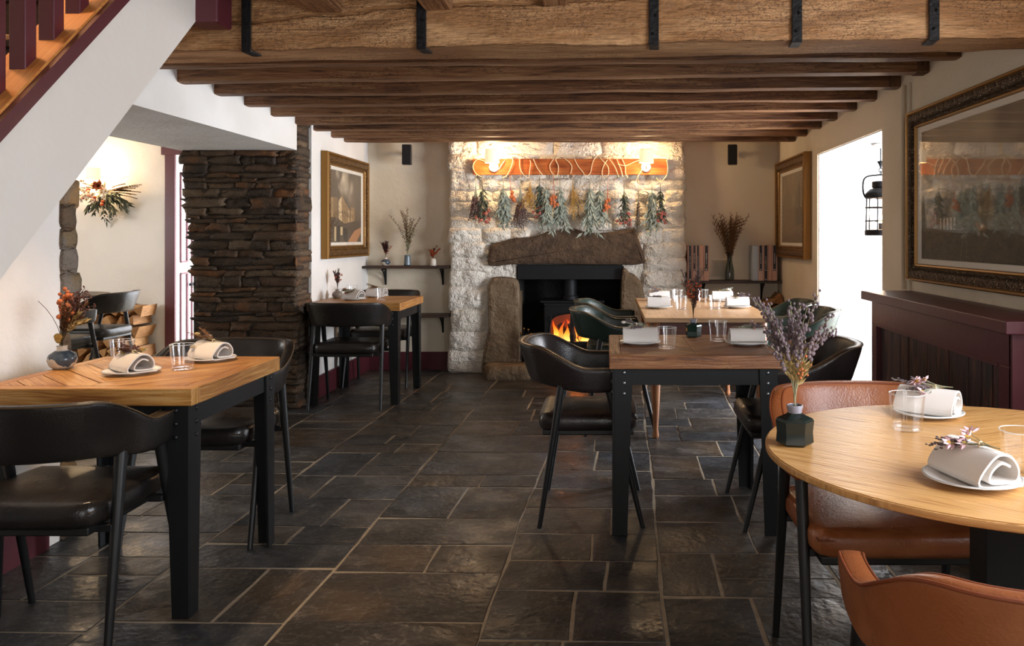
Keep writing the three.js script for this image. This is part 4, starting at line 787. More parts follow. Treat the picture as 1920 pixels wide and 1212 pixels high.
// ---------------------------------------------------------------- board over the fire with rope, sconces, hanging bunches
const ZBD = 7.475;
{
  const x0 = PX(886, ZBD), x1 = PX(1251, ZBD), y1 = PY(298, ZBD), y0 = PY(328, ZBD);
  const b = thing('hanging_board', 'reddish wooden board fixed across the top of the chimney breast', 'board');
  part('plank', boxUV(slabBox(x0, x1, y0, y1, ZBD, ZBD + 0.025, 0.004)), M.redwood, b);
  for (const px of [905, 1068, 1232]) part('batten', boxUV(slabBox(PX(px, ZBD) - 0.02, PX(px, ZBD) + 0.02, y0 + 0.01, y1 - 0.01, ZBD + 0.025, ZBD + 0.075)), M.redwood, b);
  const path = (list, closed) => tube(list.map(([px, py, dz]) => V(PX(px, ZBD), PY(py, ZBD), -(ZBD - dz))), 0.0042, list.length * 10, 6, closed);
  // rope looped over and under the board, traced from its visible runs
  const f = 0.010, k = -0.035, rope = [
    [[925, 310, f], [895, 300, f], [887, 312, f], [893, 326, f], [903, 332, f]],
    [[936, 318, f], [944, 305, f], [952, 296, k], [962, 299, f], [950, 330, f], [942, 334, f]],
    [[974, 298, f], [976, 318, f], [984, 330, f], [991, 334, f], [993, 322, f], [995, 304, f], [990, 296, k]],
    [[1000, 298, f], [1008, 316, f], [1017, 328, f]],
    [[1038, 298, f], [1031, 312, f], [1036, 326, f], [1044, 330, f], [1047, 312, f], [1042, 299, f], [1050, 294, k], [1062, 300, f], [1072, 312, f], [1070, 326, f]],
    [[1077, 298, f], [1084, 312, f], [1092, 322, f], [1098, 330, f], [1106, 326, f], [1110, 310, f], [1114, 299, f], [1120, 293, k], [1128, 300, f], [1140, 314, f], [1140, 328, f], [1131, 333, f], [1129, 320, f], [1136, 304, f], [1146, 294, k]],
    [[1142, 298, f], [1152, 312, f], [1160, 332, f]],
    [[1156, 298, f], [1164, 318, f], [1168, 332, f]],
    [[1166, 298, f], [1172, 312, f], [1173, 326, f], [1177, 334, f]],
    [[1158, 308, f], [1172, 311, f], [1190, 304, f], [1203, 300, f]],
    [[1204, 318, f], [1196, 332, f], [1192, 340, f]],
    [[1250, 300, f], [1252, 318, f], [1249, 330, f], [1238, 341, f], [1230, 334, f]]];
  const o = thing('rope', 'pale rope wound in loose loops around the wooden board', 'rope');
  rope.forEach(l => part('rope_loop', path(l), M.cord, o));
}
function sconce(x, y, Z, label) {
  const o = thing('wall_sconce', label, 'wall lamp', [x, y, -Z]);
  part('back_plate', lathe([[0, 0], [0.042, 0], [0.045, 0.008], [0.036, 0.016], [0.03, 0.012], [0.022, 0.02], [0, 0.022]], 28).rotateX(Math.PI / 2), M.porcelain, o);
  part('scroll_arm', tube([V(0, 0, 0.02), V(0, -0.014, 0.06), V(0, 0.0, 0.1), V(0, 0.03, 0.11)], 0.006, 16, 6), M.porcelain, o);
  part('lamp_holder', new THREE.CylinderGeometry(0.013, 0.016, 0.03, 12).translate(0, 0.045, 0.11), M.porcelain, o);
  const sh = part('lamp_shade', lathe([[0.064, 0.03], [0.066, 0.032], [0.06, 0.15], [0.058, 0.15], [0.064, 0.032]], 32).translate(0, 0, 0.11), M.shadeCloth, o);
  part('shade_trim', [0.032, 0.15].map(yy => new THREE.TorusGeometry(yy < 0.1 ? 0.066 : 0.06, 0.0022, 6, 32).rotateX(Math.PI / 2).translate(0, yy, 0.11)), M.cord, sh);
  part('bulb', new THREE.SphereGeometry(0.02, 12, 10).translate(0, 0.08, 0.11), M.bulb, o);
  return o;
}
const sconceLight = (x, y, Z, I) => { const l = new THREE.PointLight(0xffd9a6, I, 0, 2); l.name = 'sconce_light'; l.position.set(x, y + 0.08, -(Z - 0.11)); l.castShadow = true; l.shadow.radius = 2; scene.add(l); };
for (const [px, label] of [[926, 'lit wall sconce with a small cloth shade at the castle picture end of the board'], [1211, 'lit wall sconce with a small cloth shade at the doorway end of the board']]) {
  const x = PX(px, ZBD), y = PY(314, ZBD);
  sconce(x, y, ZBD - 0.002, label); sconceLight(x, y, ZBD, 0.85);
}
// hanging bunches: [px at the tie, py tie, py bottom, kind]
{
  const rows = [
    [893, 333, 420, 'lavender', 'pale stemmed lavender bunch hanging first on the rope'], [905, 336, 421, 'rose', 'dark leafed bunch with coral flowers next to the first lavender'],
    [944, 338, 430, 'eucalyptus', 'grey leafed bunch with broad silvery leaves hanging beside the orange pods'], [957, 328, 392, 'pod', 'small string of orange seed pods'],
    [976, 332, 440, 'lavender', 'large lavender bunch with a curled ribbon'], [994, 340, 395, 'gold', 'golden foliage spray on a pale string, before the dark roses'],
    [1012, 330, 412, 'rose', 'thin dark bunch with a few coral buds'], [1024, 338, 434, 'eucalyptus', 'slender grey bunch with tiny hanging pods'],
    [1038, 328, 392, 'pod', 'round orange seed heads on an orange string'], [1050, 340, 438, 'eucalyptus', 'widest silver grey leaf bunch above the lintel'],
    [1074, 338, 416, 'gold', 'golden brown foliage spray beside the widest grey bunch'], [1106, 338, 443, 'eucalyptus', 'long grey green leaf bunch with white tips'],
    [1125, 341, 430, 'eucalyptus', 'slim dark grey leaf bunch behind the long one'], [1140, 330, 414, 'pod', 'pair of red orange pods on an orange string'],
    [1170, 345, 424, 'rose', 'full dark bunch with many coral red flowers'], [1197, 338, 443, 'stick', 'long bare stemmed bunch reaching down over the lintel'],
    [1222, 346, 442, 'eucalyptus', 'pale grey feathery leaf bunch near the rope end'], [1238, 343, 421, 'rose', 'dark bunch with coral flowers at the rope end']];
  rows.forEach(([px, a, b, kind, label], i) => {
    const Z = ZBD - 0.02 - 0.012 * (i % 3), x = PX(px, Z), y = PY(a, Z), L = PY(a, Z) - PY(b, Z);
    const o = thing('dried_bunch', label, 'dried flowers', [x, y, -Z], 0, 'bunches drying over the fireplace');
    const inner = new THREE.Group(); const r = rng(1000 + i), G = {};
    const grow = (k, n, h0, h1, sp, sc) => { for (let q = 0; q < n; q++) { const pts = bend(L * between(r, h0, h1), sp * Math.sqrt(r()), r() * 6.28, between(r, -0.05, 0.08)); growStem(G, k, pts, r, sc); } };
    const mats = {};
    if (kind === 'lavender') { grow('lavender', 44, 0.7, 1.0, 0.19, 1.15); mats.lavender_head = M.plumBrown; mats.stem = M.leafGrey; }
    if (kind === 'rose') { grow('rose', 10, 0.7, 0.98, 0.15, 1.1); mats.leaf = M.leafDark; mats.stem = M.leafDark; }
    if (kind === 'eucalyptus') { grow('leafy', 20, 0.6, 1.0, 0.17, 1.25); mats.leaf = i % 2 ? M.leafGrey : M.leafGrey; mats.stem = M.stemGreen; }
    if (kind === 'pod') { grow('pod', 3, 0.75, 0.95, 0.1, 1.15); mats.stem = M.rust; }
    if (kind === 'gold') { grow('plume', 9, 0.55, 1.0, 0.42, 1.1); mats.plume = M.gold; mats.stem = M.gold; }
    if (kind === 'stick') { grow('plume', 14, 0.85, 1.0, 0.07, 0.9); mats.plume = M.brownHead; mats.stem = M.leafGrey; }
    for (const g of geosOf(G)) { g.rotateX(Math.PI); g.scale(1, 1, 0.55); g.translate(0, 0, 0.02); }
    plantParts(G, o, mats);
    part('string', rod(V(0, -0.03, 0), V(0, between(r, 0.02, 0.06), 0.005), 0.0014, 0.0014, 5), kind === 'pod' ? M.orange : M.twine, o);
    part('tie', new THREE.TorusGeometry(0.008, 0.003, 6, 12).rotateX(Math.PI / 2).translate(0, -0.02, 0), M.twine, o);
  });
}

// ---------------------------------------------------------------- framed pictures: w along the wall, h high, facing +z locally
function framePart(w, h, prof) { // profile points [inwards, out], mitred at the corners
  const pos = [], n = prof.length; const c = (d, z) => [[-w / 2 + d, -h / 2 + d, z], [w / 2 - d, -h / 2 + d, z], [w / 2 - d, h / 2 - d, z], [-w / 2 + d, h / 2 - d, z]];
  for (let s = 0; s < 4; s++) for (let i = 0; i < n - 1; i++) { const A = c(...prof[i]), B = c(...prof[i + 1]), t = (s + 1) % 4; pos.push(...A[s], ...A[t], ...B[t], ...A[s], ...B[t], ...B[s]); }
  const g = new THREE.BufferGeometry(); g.setAttribute('position', new THREE.Float32BufferAttribute(pos, 3)); g.computeVertexNormals(); return boxUV(g, 0);
}
function paint(w, h, fn) { const cv = document.createElement('canvas'); cv.width = w; cv.height = h; const c = cv.getContext('2d'); fn(c, w, h); const t = new THREE.CanvasTexture(cv); t.colorSpace = THREE.SRGBColorSpace; return t; }
function picture(name, label, w, h, pos, turn, canvasTex, ornate, big) {
  const o = thing(name, label, 'picture', pos, turn);
  const fw = big ? 0.085 : 0.1;
  part('frame', framePart(w, h, [[0, 0], [0, 0.05], [0.006, 0.058], [0.014, 0.058], [0.018, 0.048]]), M.giltPlain, o);
  const band = part('ornament_band', framePart(w, h, [[0.018, 0.048], [0.03, 0.055], [fw * 0.5, 0.056], [fw * 0.8, 0.044], [fw - 0.012, 0.036]]), ornate, o);
  const r = rng(Math.round(w * 100)), list = [], per = 2 * (w + h);
  for (let s = 0; s < per; s += 0.0125) for (let k = 0; k < 3; k++) {
    const d = 0.03 + (fw * 0.75 - 0.03) * (k + 0.5 * r()) / 2.5, ss = s + 0.012 * r(); let x, y;
    const W = w - 2 * d, H = h - 2 * d; const q = ss / per * 2 * (W + H);
    if (q < W) { x = -W / 2 + q; y = -H / 2; } else if (q < W + H) { x = W / 2; y = -H / 2 + q - W; } else if (q < 2 * W + H) { x = W / 2 - (q - W - H); y = H / 2; } else { x = -W / 2; y = H / 2 - (q - 2 * W - H); }
    list.push(blob(between(r, 0.004, 0.0075), V(x, y, 0.05), 1.2, 1, 0.7));
  }
  part('carving', list, ornate, band).userData.kind = 'stuff';
  part('inner_slip', framePart(w, h, [[fw - 0.012, 0.036], [fw - 0.006, 0.042], [fw, 0.04], [fw + 0.004, 0.028]]), M.giltPlain, o);
  part('mount', framePart(w, h, [[fw + 0.003, 0.028], [fw + 0.028, 0.02], [fw + 0.03, 0.016]]), M.mount, o);
  const cw = w - 2 * (fw + 0.03), ch = h - 2 * (fw + 0.03);
  part('canvas', new THREE.PlaneGeometry(cw, ch).translate(0, 0, 0.017), std({ map: canvasTex, roughness: 0.6 }), o);
  part('backing', box(w - 0.03, h - 0.03, 0.012, 0, 0, 0.008), M.darkShelf, o);
  part('glass_pane', new THREE.PlaneGeometry(w - 2 * fw, h - 2 * fw).translate(0, 0, 0.031), M.glass, o);
  return o;
}
const R7 = rng(7007);
const rgb = (a, k = 1) => `rgba(${a[0]},${a[1]},${a[2]},${k})`;
function clouds(c, w, h, top, cols, n, r) { for (let i = 0; i < n; i++) { const x = r() * w, y = r() * h * top, s = between(r, 0.05, 0.2) * w; const g = c.createRadialGradient(x, y, 0, x, y, s); const q = cols[Math.floor(r() * cols.length)]; g.addColorStop(0, rgb(q, 0.35)); g.addColorStop(1, rgb(q, 0)); c.fillStyle = g; c.fillRect(x - s, y - s, 2 * s, 2 * s); } }
function scumble(c, w, h, y0, y1, cols, n, r) { for (let i = 0; i < n; i++) { c.fillStyle = rgb(cols[Math.floor(r() * cols.length)], 0.25); c.beginPath(); c.ellipse(r() * w, lerp(y0, y1, r()) * h, between(r, 3, 26), between(r, 2, 8), r(), 0, 7); c.fill(); } }
const castleTex = paint(900, 600, (c, w, h) => {
  const r = rng(21); c.fillStyle = '#5a4a3a'; c.fillRect(0, 0, w, h); clouds(c, w, h, 0.45, [[80, 66, 52], [60, 50, 42], [120, 104, 84]], 60, r);
  for (let i = 0; i < 26; i++) { const x = between(r, 200, 620), y = between(r, 0, 200), s = between(r, 30, 110), g = c.createRadialGradient(x, y, 0, x, y, s); g.addColorStop(0, 'rgba(222,206,176,0.4)'); g.addColorStop(1, 'rgba(222,206,176,0)'); c.fillStyle = g; c.fillRect(x - s, y - s, 2 * s, 2 * s); }
  c.fillStyle = '#7d6140'; c.fillRect(50, 225, 170, 230); c.fillStyle = '#a08158'; c.fillRect(60, 230, 50, 210);
  c.fillStyle = '#94734a'; c.beginPath(); c.moveTo(250, 480); c.lineTo(250, 250); c.lineTo(345, 205); c.lineTo(430, 255); c.lineTo(520, 300); c.lineTo(585, 330); c.lineTo(600, 290); c.lineTo(700, 300); c.lineTo(710, 480); c.fill();
  c.fillStyle = '#d0b68a'; c.beginPath(); c.moveTo(250, 440); c.lineTo(250, 255); c.lineTo(330, 215); c.lineTo(336, 450); c.fill(); c.fillRect(520, 325, 24, 100); c.fillRect(610, 330, 26, 110);
  for (let i = 0; i < 8; i++) { c.fillStyle = i % 2 ? '#5a452e' : '#4a3826'; c.beginPath(); c.ellipse(360 + i * 40, 350 + i * 4, 9, 26, 0, 0, 7); c.fill(); }
  c.strokeStyle = '#5a452e'; c.lineWidth = 6; c.beginPath(); c.moveTo(250, 360); c.quadraticCurveTo(380, 320, 520, 380); c.stroke();
  c.fillStyle = '#4a3c2e'; c.beginPath(); c.moveTo(0, 400); c.quadraticCurveTo(160, 370, 400, 440); c.lineTo(900, 400); c.lineTo(900, 600); c.lineTo(0, 600); c.fill();
  scumble(c, w, h, 0.4, 1, [[60, 48, 36], [140, 112, 76], [90, 72, 50], [40, 32, 26]], 420, r);
  c.fillStyle = '#c4ad80'; c.fillRect(140, 470, 46, 120); c.fillRect(300, 470, 60, 70); c.fillStyle = '#1f1a16'; c.fillRect(210, 460, 70, 140); c.fillRect(380, 480, 120, 110); c.fillStyle = '#b07a50'; c.beginPath(); c.moveTo(500, 600); c.lineTo(700, 500); c.lineTo(900, 470); c.lineTo(900, 520); c.lineTo(760, 600); c.fill();
});
const towerTex = paint(900, 600, (c, w, h) => {
  const r = rng(22); c.fillStyle = '#6a5942'; c.fillRect(0, 0, w, h); clouds(c, w, h, 0.6, [[214, 194, 156], [84, 68, 50], [120, 100, 74]], 90, r);
  c.fillStyle = '#33281d'; c.fillRect(660, 150, 70, 340); c.beginPath(); c.moveTo(650, 150); c.lineTo(695, 70); c.lineTo(740, 150); c.fill(); c.fillRect(560, 300, 260, 200);
  c.fillStyle = '#6b563c'; c.beginPath(); c.moveTo(0, 470); c.lineTo(200, 340); c.lineTo(460, 460); c.lineTo(900, 440); c.lineTo(900, 600); c.lineTo(0, 600); c.fill();
  scumble(c, w, h, 0.5, 1, [[70, 56, 40], [160, 130, 88], [48, 38, 28]], 800, r);
});
const meadowTex = paint(1100, 640, (c, w, h) => {
  const r = rng(23); c.fillStyle = '#7a6a54'; c.fillRect(0, 0, w, h); clouds(c, w, h, 0.55, [[170, 152, 122], [84, 72, 62], [120, 106, 86]], 80, r);
  c.fillStyle = '#57503c'; c.beginPath(); c.moveTo(0, 330); c.quadraticCurveTo(200, 260, 420, 340); c.quadraticCurveTo(700, 270, 1100, 330); c.lineTo(1100, 640); c.lineTo(0, 640); c.fill();
  c.fillStyle = '#2a2a20'; for (let i = 0; i < 60; i++) { c.beginPath(); c.ellipse(between(r, 150, 1100), between(r, 330, 420), between(r, 20, 60), between(r, 14, 40), 0, 0, 7); c.fill(); }
  c.fillStyle = '#948c86'; c.fillRect(60, 420, 120, 70); c.fillRect(80, 390, 70, 30); c.fillStyle = '#b5aa98'; for (let i = 0; i < 5; i++) c.fillRect(220 + i * 38, 440, 18, 56);
  c.fillStyle = '#3a3322'; c.fillRect(0, 500, w, 140); scumble(c, w, h, 0.75, 1, [[60, 54, 34], [90, 76, 46], [36, 32, 24]], 700, r);
  c.fillStyle = 'rgba(150,106,72,0.9)'; c.beginPath(); c.ellipse(640, 486, 40, 17, 0.12, 0, 7); c.fill(); c.beginPath(); c.ellipse(598, 474, 13, 10, -0.5, 0, 7); c.fill(); for (const x of [612, 626, 658, 670]) { c.beginPath(); c.moveTo(x, 494); c.lineTo(x + 6, 494); c.lineTo(x + 4, 530); c.lineTo(x + 1, 530); c.fill(); } c.fillStyle = 'rgba(210,190,160,0.8)'; c.beginPath(); c.ellipse(650, 484, 14, 9, 0, 0, 7); c.fill();
  scumble(c, w, h, 0.5, 1, [[52, 46, 32], [84, 72, 46], [30, 28, 22], [110, 92, 60]], 900, r); c.strokeStyle = 'rgba(150,130,92,0.5)'; c.lineWidth = 5; for (const x of [440, 500]) { c.beginPath(); c.moveTo(x, 640); c.quadraticCurveTo(x + 10, 570, 478 + (x - 440) * 0.2, 520); c.stroke(); }
});
picture('framed_picture', 'gilt framed painting of a ruined castle above the small table', 1.12, 0.855, [XL + 0.004, 1.506, -7.03], Math.PI / 2, castleTex, M.gilt);
picture('framed_picture', 'gilt framed painting of a tower between the doorway and the bookshelf', 1.12, 0.855, [XR - 0.004, 1.50, -7.02], -Math.PI / 2, towerTex, M.gilt);
picture('framed_picture', 'large dark framed glazed landscape with a cow above the maroon cabinet', 1.36, 0.865, [XR - 0.004, 1.462, -3.575], -Math.PI / 2, meadowTex, M.giltDark, true);

// ---------------------------------------------------------------- alcove shelves, brackets, what stands on them
function bracket(o, x, y, Z, k = 1) {
  part('bracket', [box(0.016, 0.15, 0.014, x, y - 0.085, -Z + 0.009, 0.003), box(0.016, 0.014, 0.14, x, y - 0.012, -Z + 0.07, 0.003), tube([V(x, y - 0.15, -Z + 0.012), V(x, y - 0.1, -Z + 0.03), V(x, y - 0.05, -Z + 0.075), V(x, y - 0.014, -Z + 0.13)], 0.008, 14, 6), tube([V(x, y - 0.09, -Z + 0.012), V(x, y - 0.06, -Z + 0.02), V(x, y - 0.03, -Z + 0.05)], 0.005, 10, 5)], M.iron, o);
}
for (const [y, label, xa] of [[0.985, 'dark wooden upper alcove shelf on iron brackets holding three vases', -2.07], [0.535, 'dark wooden lower alcove shelf on iron brackets', -2.07]]) {
  const o = thing('wall_shelf', label, 'shelf');
  part('board', boxUV(slabBox(XL + 0.004, -1.462, y - 0.024, y, ZB - 0.2, ZB - 0.002, 0.003)), M.darkShelf, o);
  bracket(o, -2.09, y - 0.024, ZB); bracket(o, -1.55, y - 0.024, ZB);
}
{
  const o = thing('wall_shelf', 'dark wooden bookshelf board in the alcove beside the doorway', 'shelf');
  part('board', boxUV(slabBox(0.73, XR - 0.004, 0.826, 0.85, ZB - 0.22, ZB - 0.002, 0.003)), M.darkShelf, o);
  bracket(o, 0.9, 0.826, ZB); bracket(o, 1.45, 0.826, ZB);
}
function speaker(px, py, tilt, label) {
  const o = thing('wall_speaker', label, 'speaker', [PX(px, 7.58), PY(py, 7.58), -7.6], tilt);
  part('cabinet', box(0.085, 0.185, 0.08, 0, 0, 0, 0.008), M.speaker, o);
  part('grille', box(0.075, 0.172, 0.006, 0, 0, 0.041, 0.003), std({ color: 0x0e0e10, roughness: 0.95 }), o);
  part('wall_mount', [box(0.02, 0.03, 0.09, 0.02, 0.01, -0.08), box(0.03, 0.06, 0.01, 0.02, 0.01, -0.125)], M.speaker, o);
}
speaker(762, 290, 0.15, 'small black wall speaker above the alcove with the vases');
speaker(1374, 290, -0.2, 'small black wall speaker above the alcove with the books');
{ // books
  const cover = [std({ color: 0xc79a86, roughness: 0.6 }), std({ color: 0xd0b0a0, roughness: 0.6 }), std({ color: 0xb9c3cc, roughness: 0.5 })], band = std({ color: 0x1b1c20, roughness: 0.5 }), mark = std({ color: 0xd8d4cc, roughness: 0.6 });
  const r = rng(66);
  const shelf = (xs, list, where) => { let x = xs; list.forEach(([w, c, b0, b1], i) => {
    const h = 0.322 + 0.004 * r(), o = thing('book', `tall ${c === 2 ? 'silvery' : 'pink'} spined hardback with a ${b1 - b0 > 0.9 ? 'full length' : 'short'} black band, ${where}`, 'book', [x + w / 2, 0.85, -(ZB - 0.11)], 0, 'hardbacks ' + where);
    part('cover', box(w - 0.002, h, 0.2, 0, h / 2, 0, 0.003), cover[c], o);
    if (b1 > b0) { part('spine_band', box(w * 0.55, h * (b1 - b0), 0.002, 0, h * (b0 + b1) / 2, 0.1005), band, o); const l = []; for (let k = 0; k < 9; k++) l.push(box(w * between(r, 0.1, 0.24), h * 0.018, 0.001, 0, h * (lerp(b0, b1, 0.3) + 0.03 * k * (b1 - b0) * 1.6), 0.102)); l.push(box(w * 0.22, h * 0.03, 0.001, 0, h * (b0 + 0.035), 0.102)); part('spine_print', l, mark, o); }
    x += w; }); };
  shelf(0.735, [[0.046, 0, 0.0, 1.0], [0.034, 0, 0.28, 1.0], [0.032, 1, 0.0, 1.0], [0.036, 0, 0, 0], [0.05, 0, 0.28, 1.0]], 'beside the chimney breast');
  shelf(1.335, [[0.05, 2, 0, 0], [0.044, 1, 0.28, 1.0], [0.05, 0, 0.0, 1.0], [0.032, 0, 0, 0], [0.046, 0, 0.28, 1.0]], 'by the gilt frame');
}
{ // vent grille
  const o = thing('vent_grille', 'small cream wall vent behind the tall glass vase', 'vent', [PX(1350, ZB), PY(503, ZB), -ZB]);
  part('frame', framePart(0.15, 0.17, [[0, 0], [0, 0.01], [0.012, 0.012], [0.014, 0.004]]), M.cream, o);
  for (let k = 0; k < 11; k++) part('slat', box(0.122, 0.006, 0.008, 0, -0.064 + k * 0.0128, 0.006), M.cream, o);
}
// vases
const ceramic = (c, r = 0.3) => phy({ color: c, roughness: r });
M.dripGlaze = phy({ map: tex(512, 1, (u, v) => { const e = 0.34 - 0.2 * fbm(u, 0.3, 12, 3, 701, 3) - 0.06 * (Math.sin(u * 6.283 * 2) * 0.5 + 0.5); const body = mix3(hex(0xd9cdbb), hex(0xc9b9a2), fbm(u, v, 30, 30, 705, 3)); return v > e && v < 0.45 ? mix3(hex(0x39434d), hex(0x56636c), fbm(u, v, 20, 20, 711, 3)) : body; }, true), roughness: 0.22 });
function vaseRound(X, Z, y, s, mat, label, name = 'vase') {
  const o = thing(name, label, 'vase', [X, y, -Z]);
  part('vase_body', lathe([[0, 0], [0.028, 0], [0.042, 0.012], [0.05, 0.034], [0.044, 0.053], [0.026, 0.066], [0.017, 0.071], [0.017, 0.082], [0.02, 0.086], [0.016, 0.086], [0.013, 0.078], [0.02, 0.062], [0, 0.03]].map(([a, b]) => [a * s, b * s]), 32), mat, o);
  return o;
}
function vaseFacet(X, Z, y, s, mat, label, n = 6) {
  const o = thing('vase', label, 'vase', [X, y, -Z], 0.35);
  let g = lathe([[0, 0], [0.038, 0], [0.045, 0.006], [0.043, 0.03], [0.046, 0.058], [0.042, 0.064], [0.02, 0.074], [0.0165, 0.078], [0.0165, 0.088], [0.02, 0.094], [0.015, 0.094], [0.012, 0.08], [0, 0.05]].map(([a, b]) => [a * s, b * s]), n).toNonIndexed(); g.computeVertexNormals();
  part('vase_body', g, mat, o);
  part('vase_neck', lathe([[0.0168, 0.077], [0.0175, 0.083], [0.0205, 0.0945], [0.0165, 0.096], [0.014, 0.083]].map(([a, b]) => [a * s, b * s]), 24), ceramic(0x8b8790), o);
  return o;
}
{
  let o = vaseRound(-2.045, 3.08, TT, 1, M.dripGlaze, 'round cream vase with blue grey drip glaze at the wall end of the chevron table');
  bouquet(o, V(0, 0.075, 0), [['plume', 9, 0.12, 0.2, 0.5, 1.2, 0.1, 2.2], ['berry', 7, 0.14, 0.22, 0.35, 1.6, 0.2, 1.6], ['lavender', 10, 0.15, 0.24, 0.5, 1.0, 0.0, 1.6], ['bobble', 4, 0.03, 0.06, 0.9, 1.1, 3.1, 2], ['spike', 1, 0.2, 0.2, 0.62, 1, 3.14, 0.1], ['wheat', 4, 0.1, 0.16, 0.75, 1.3, 0, 1.5]], 301, { plume: M.brownHead, berry: M.orange, stem: M.stemDark, lavender_head: M.plumBrown });
  o = vaseRound(-2.17, 6.6, TT, 0.85, ceramic(0x7b6e62, 0.45), 'small round grey brown vase on the table below the castle picture');
  bouquet(o, V(0, 0.06, 0), [['plume', 6, 0.1, 0.17, 0.2, 1.1], ['berry', 4, 0.1, 0.15, 0.35, 0.8], ['lavender', 3, 0.13, 0.18, 0.15, 1]], 302, { plume: M.plumBrown, berry: M.rust, stem: M.stemDark });
  o = vaseFacet(0.424, 4.06, TT, 0.92, ceramic(0x14302a, 0.12), 'glossy dark green faceted vase on the weathered table', 5);
  bouquet(o, V(0, 0.075, 0), [['plume', 8, 0.14, 0.22, 0.14, 1.0], ['berry', 8, 0.12, 0.22, 0.2, 1.1], ['lavender', 3, 0.2, 0.28, 0.2, 0.8], ['spike', 4, 0.2, 0.32, 0.25]], 303, { plume: M.plumBrown, berry: M.rust, stem: M.stemDark, leaf: M.leafDark });
  o = vaseFacet(0.447, 1.96, TT, 0.98, ceramic(0x17211f, 0.12), 'black green six sided vase with lavender on the round oak table');
  bouquet(o, V(0, 0.085, 0), [['lavender', 26, 0.17, 0.29, 0.4, 1.1], ['wheat', 12, 0.1, 0.17, 0.22, 1.05], ['berry', 12, 0.1, 0.18, 0.3, 0.6], ['bobble', 1, 0.1, 0.1, 0.2, 1]], 304, { berry: M.orange });
  o = vaseRound(PX(723, 7.62), 7.62, 0.985, 0.9, M.dripGlaze, 'round cream drip glazed vase at the wall end of the upper shelf');
  bouquet(o, V(0, 0.07, 0), [['plume', 8, 0.1, 0.18, 0.25, 1.3], ['leafy', 3, 0.1, 0.2, 0.3, 0.5]], 305, { plume: M.plumBrown, leaf: M.rust, stem: M.stemDark });
  o = thing('vase', 'straight grey glass vase with tall grasses in the middle of the upper shelf', 'vase', [PX(764, 7.62), 0.985, -7.62]);
  part('vase_body', lathe([[0, 0.002], [0.03, 0.002], [0.032, 0.01], [0.028, 0.08], [0.026, 0.1], [0.024, 0.1], [0.026, 0.08], [0.028, 0.012], [0, 0.008]], 28), ceramic(0x5c6a72, 0.15), o);
  bouquet(o, V(0, 0.05, 0), [['plume', 12, 0.3, 0.48, 0.24, 1.2], ['leafy', 8, 0.25, 0.4, 0.22, 0.6]], 306, { plume: M.brownHead, stem: M.stemPale, leaf: M.stemPale });
  o = thing('vase', 'small pale cylindrical jar with a few sprigs beside the chimney breast', 'vase', [PX(812, 7.62), 0.985, -7.62]);
  part('vase_body', lathe([[0, 0], [0.028, 0], [0.03, 0.004], [0.03, 0.05], [0.022, 0.062], [0.024, 0.068], [0.018, 0.068], [0.018, 0.05], [0, 0.02]], 28), ceramic(0xc9bfae, 0.4), o);
  bouquet(o, V(0, 0.05, 0), [['plume', 6, 0.05, 0.13, 0.7, 1.1], ['bobble', 2, 0.12, 0.15, 0.7, 1]], 307, { plume: M.rust, stem: M.stemDark, bobble: M.brownHead });
  o = thing('vase', 'tall clear bottle vase with a sheaf of brown grasses between the books', 'vase', [PX(1368, 7.62), 0.85, -7.62]);
  part('vase_body', lathe([[0, 0.004], [0.04, 0.004], [0.044, 0.02], [0.04, 0.1], [0.026, 0.17], [0.024, 0.22], [0.034, 0.26]], 32), M.glassGrey, o);
  bouquet(o, V(0, 0.02, 0), [['plume', 34, 0.46, 0.6, 0.2, 1.5], ['spike', 14, 0.3, 0.5, 0.1]], 308, { plume: M.brownHead, stem: M.stemDark });
}
// ---------------------------------------------------------------- table settings
const plateG = lathe([[0, 0.004], [0.05, 0.004], [0.056, 0], [0.06, 0.003], [0.07, 0.007], [0.094, 0.0125], [0.096, 0.0145], [0.092, 0.0155], [0.07, 0.0105], [0.058, 0.008], [0, 0.008]], 48);
const plateRim = new THREE.TorusGeometry(0.0925, 0.0016, 6, 48).rotateX(Math.PI / 2).translate(0, 0.0152, 0);
function napkinGeo() {
  const line = new THREE.CatmullRomCurve3([[0.052, 0.002], [0.01, 0.002], [-0.04, 0.004], [-0.044, 0.012], [-0.026, 0.034], [0.0, 0.05], [0.026, 0.046], [0.042, 0.026], [0.038, 0.011], [0.01, 0.008], [-0.022, 0.012], [-0.016, 0.026], [0.006, 0.038], [0.024, 0.032]].map(([x, y]) => V(x, y, 0)), false, 'centripetal').getSpacedPoints(70);
  const A = [], B = [], th = 0.0021;
  line.forEach((p, i) => { const q = line[Math.min(i + 1, 70)].clone().sub(line[Math.max(i - 1, 0)]).normalize(); A.push([p.x - q.y * th, p.y + q.x * th]); B.push([p.x + q.y * th, p.y - q.x * th]); });
  let g = extrude([...A, ...B.reverse()], 0.156, 0.0006); g.translate(0, 0, -0.078); g.scale(1.04, 1.28, 1);
  return boxUV(g, 2);
}
const napG = napkinGeo();
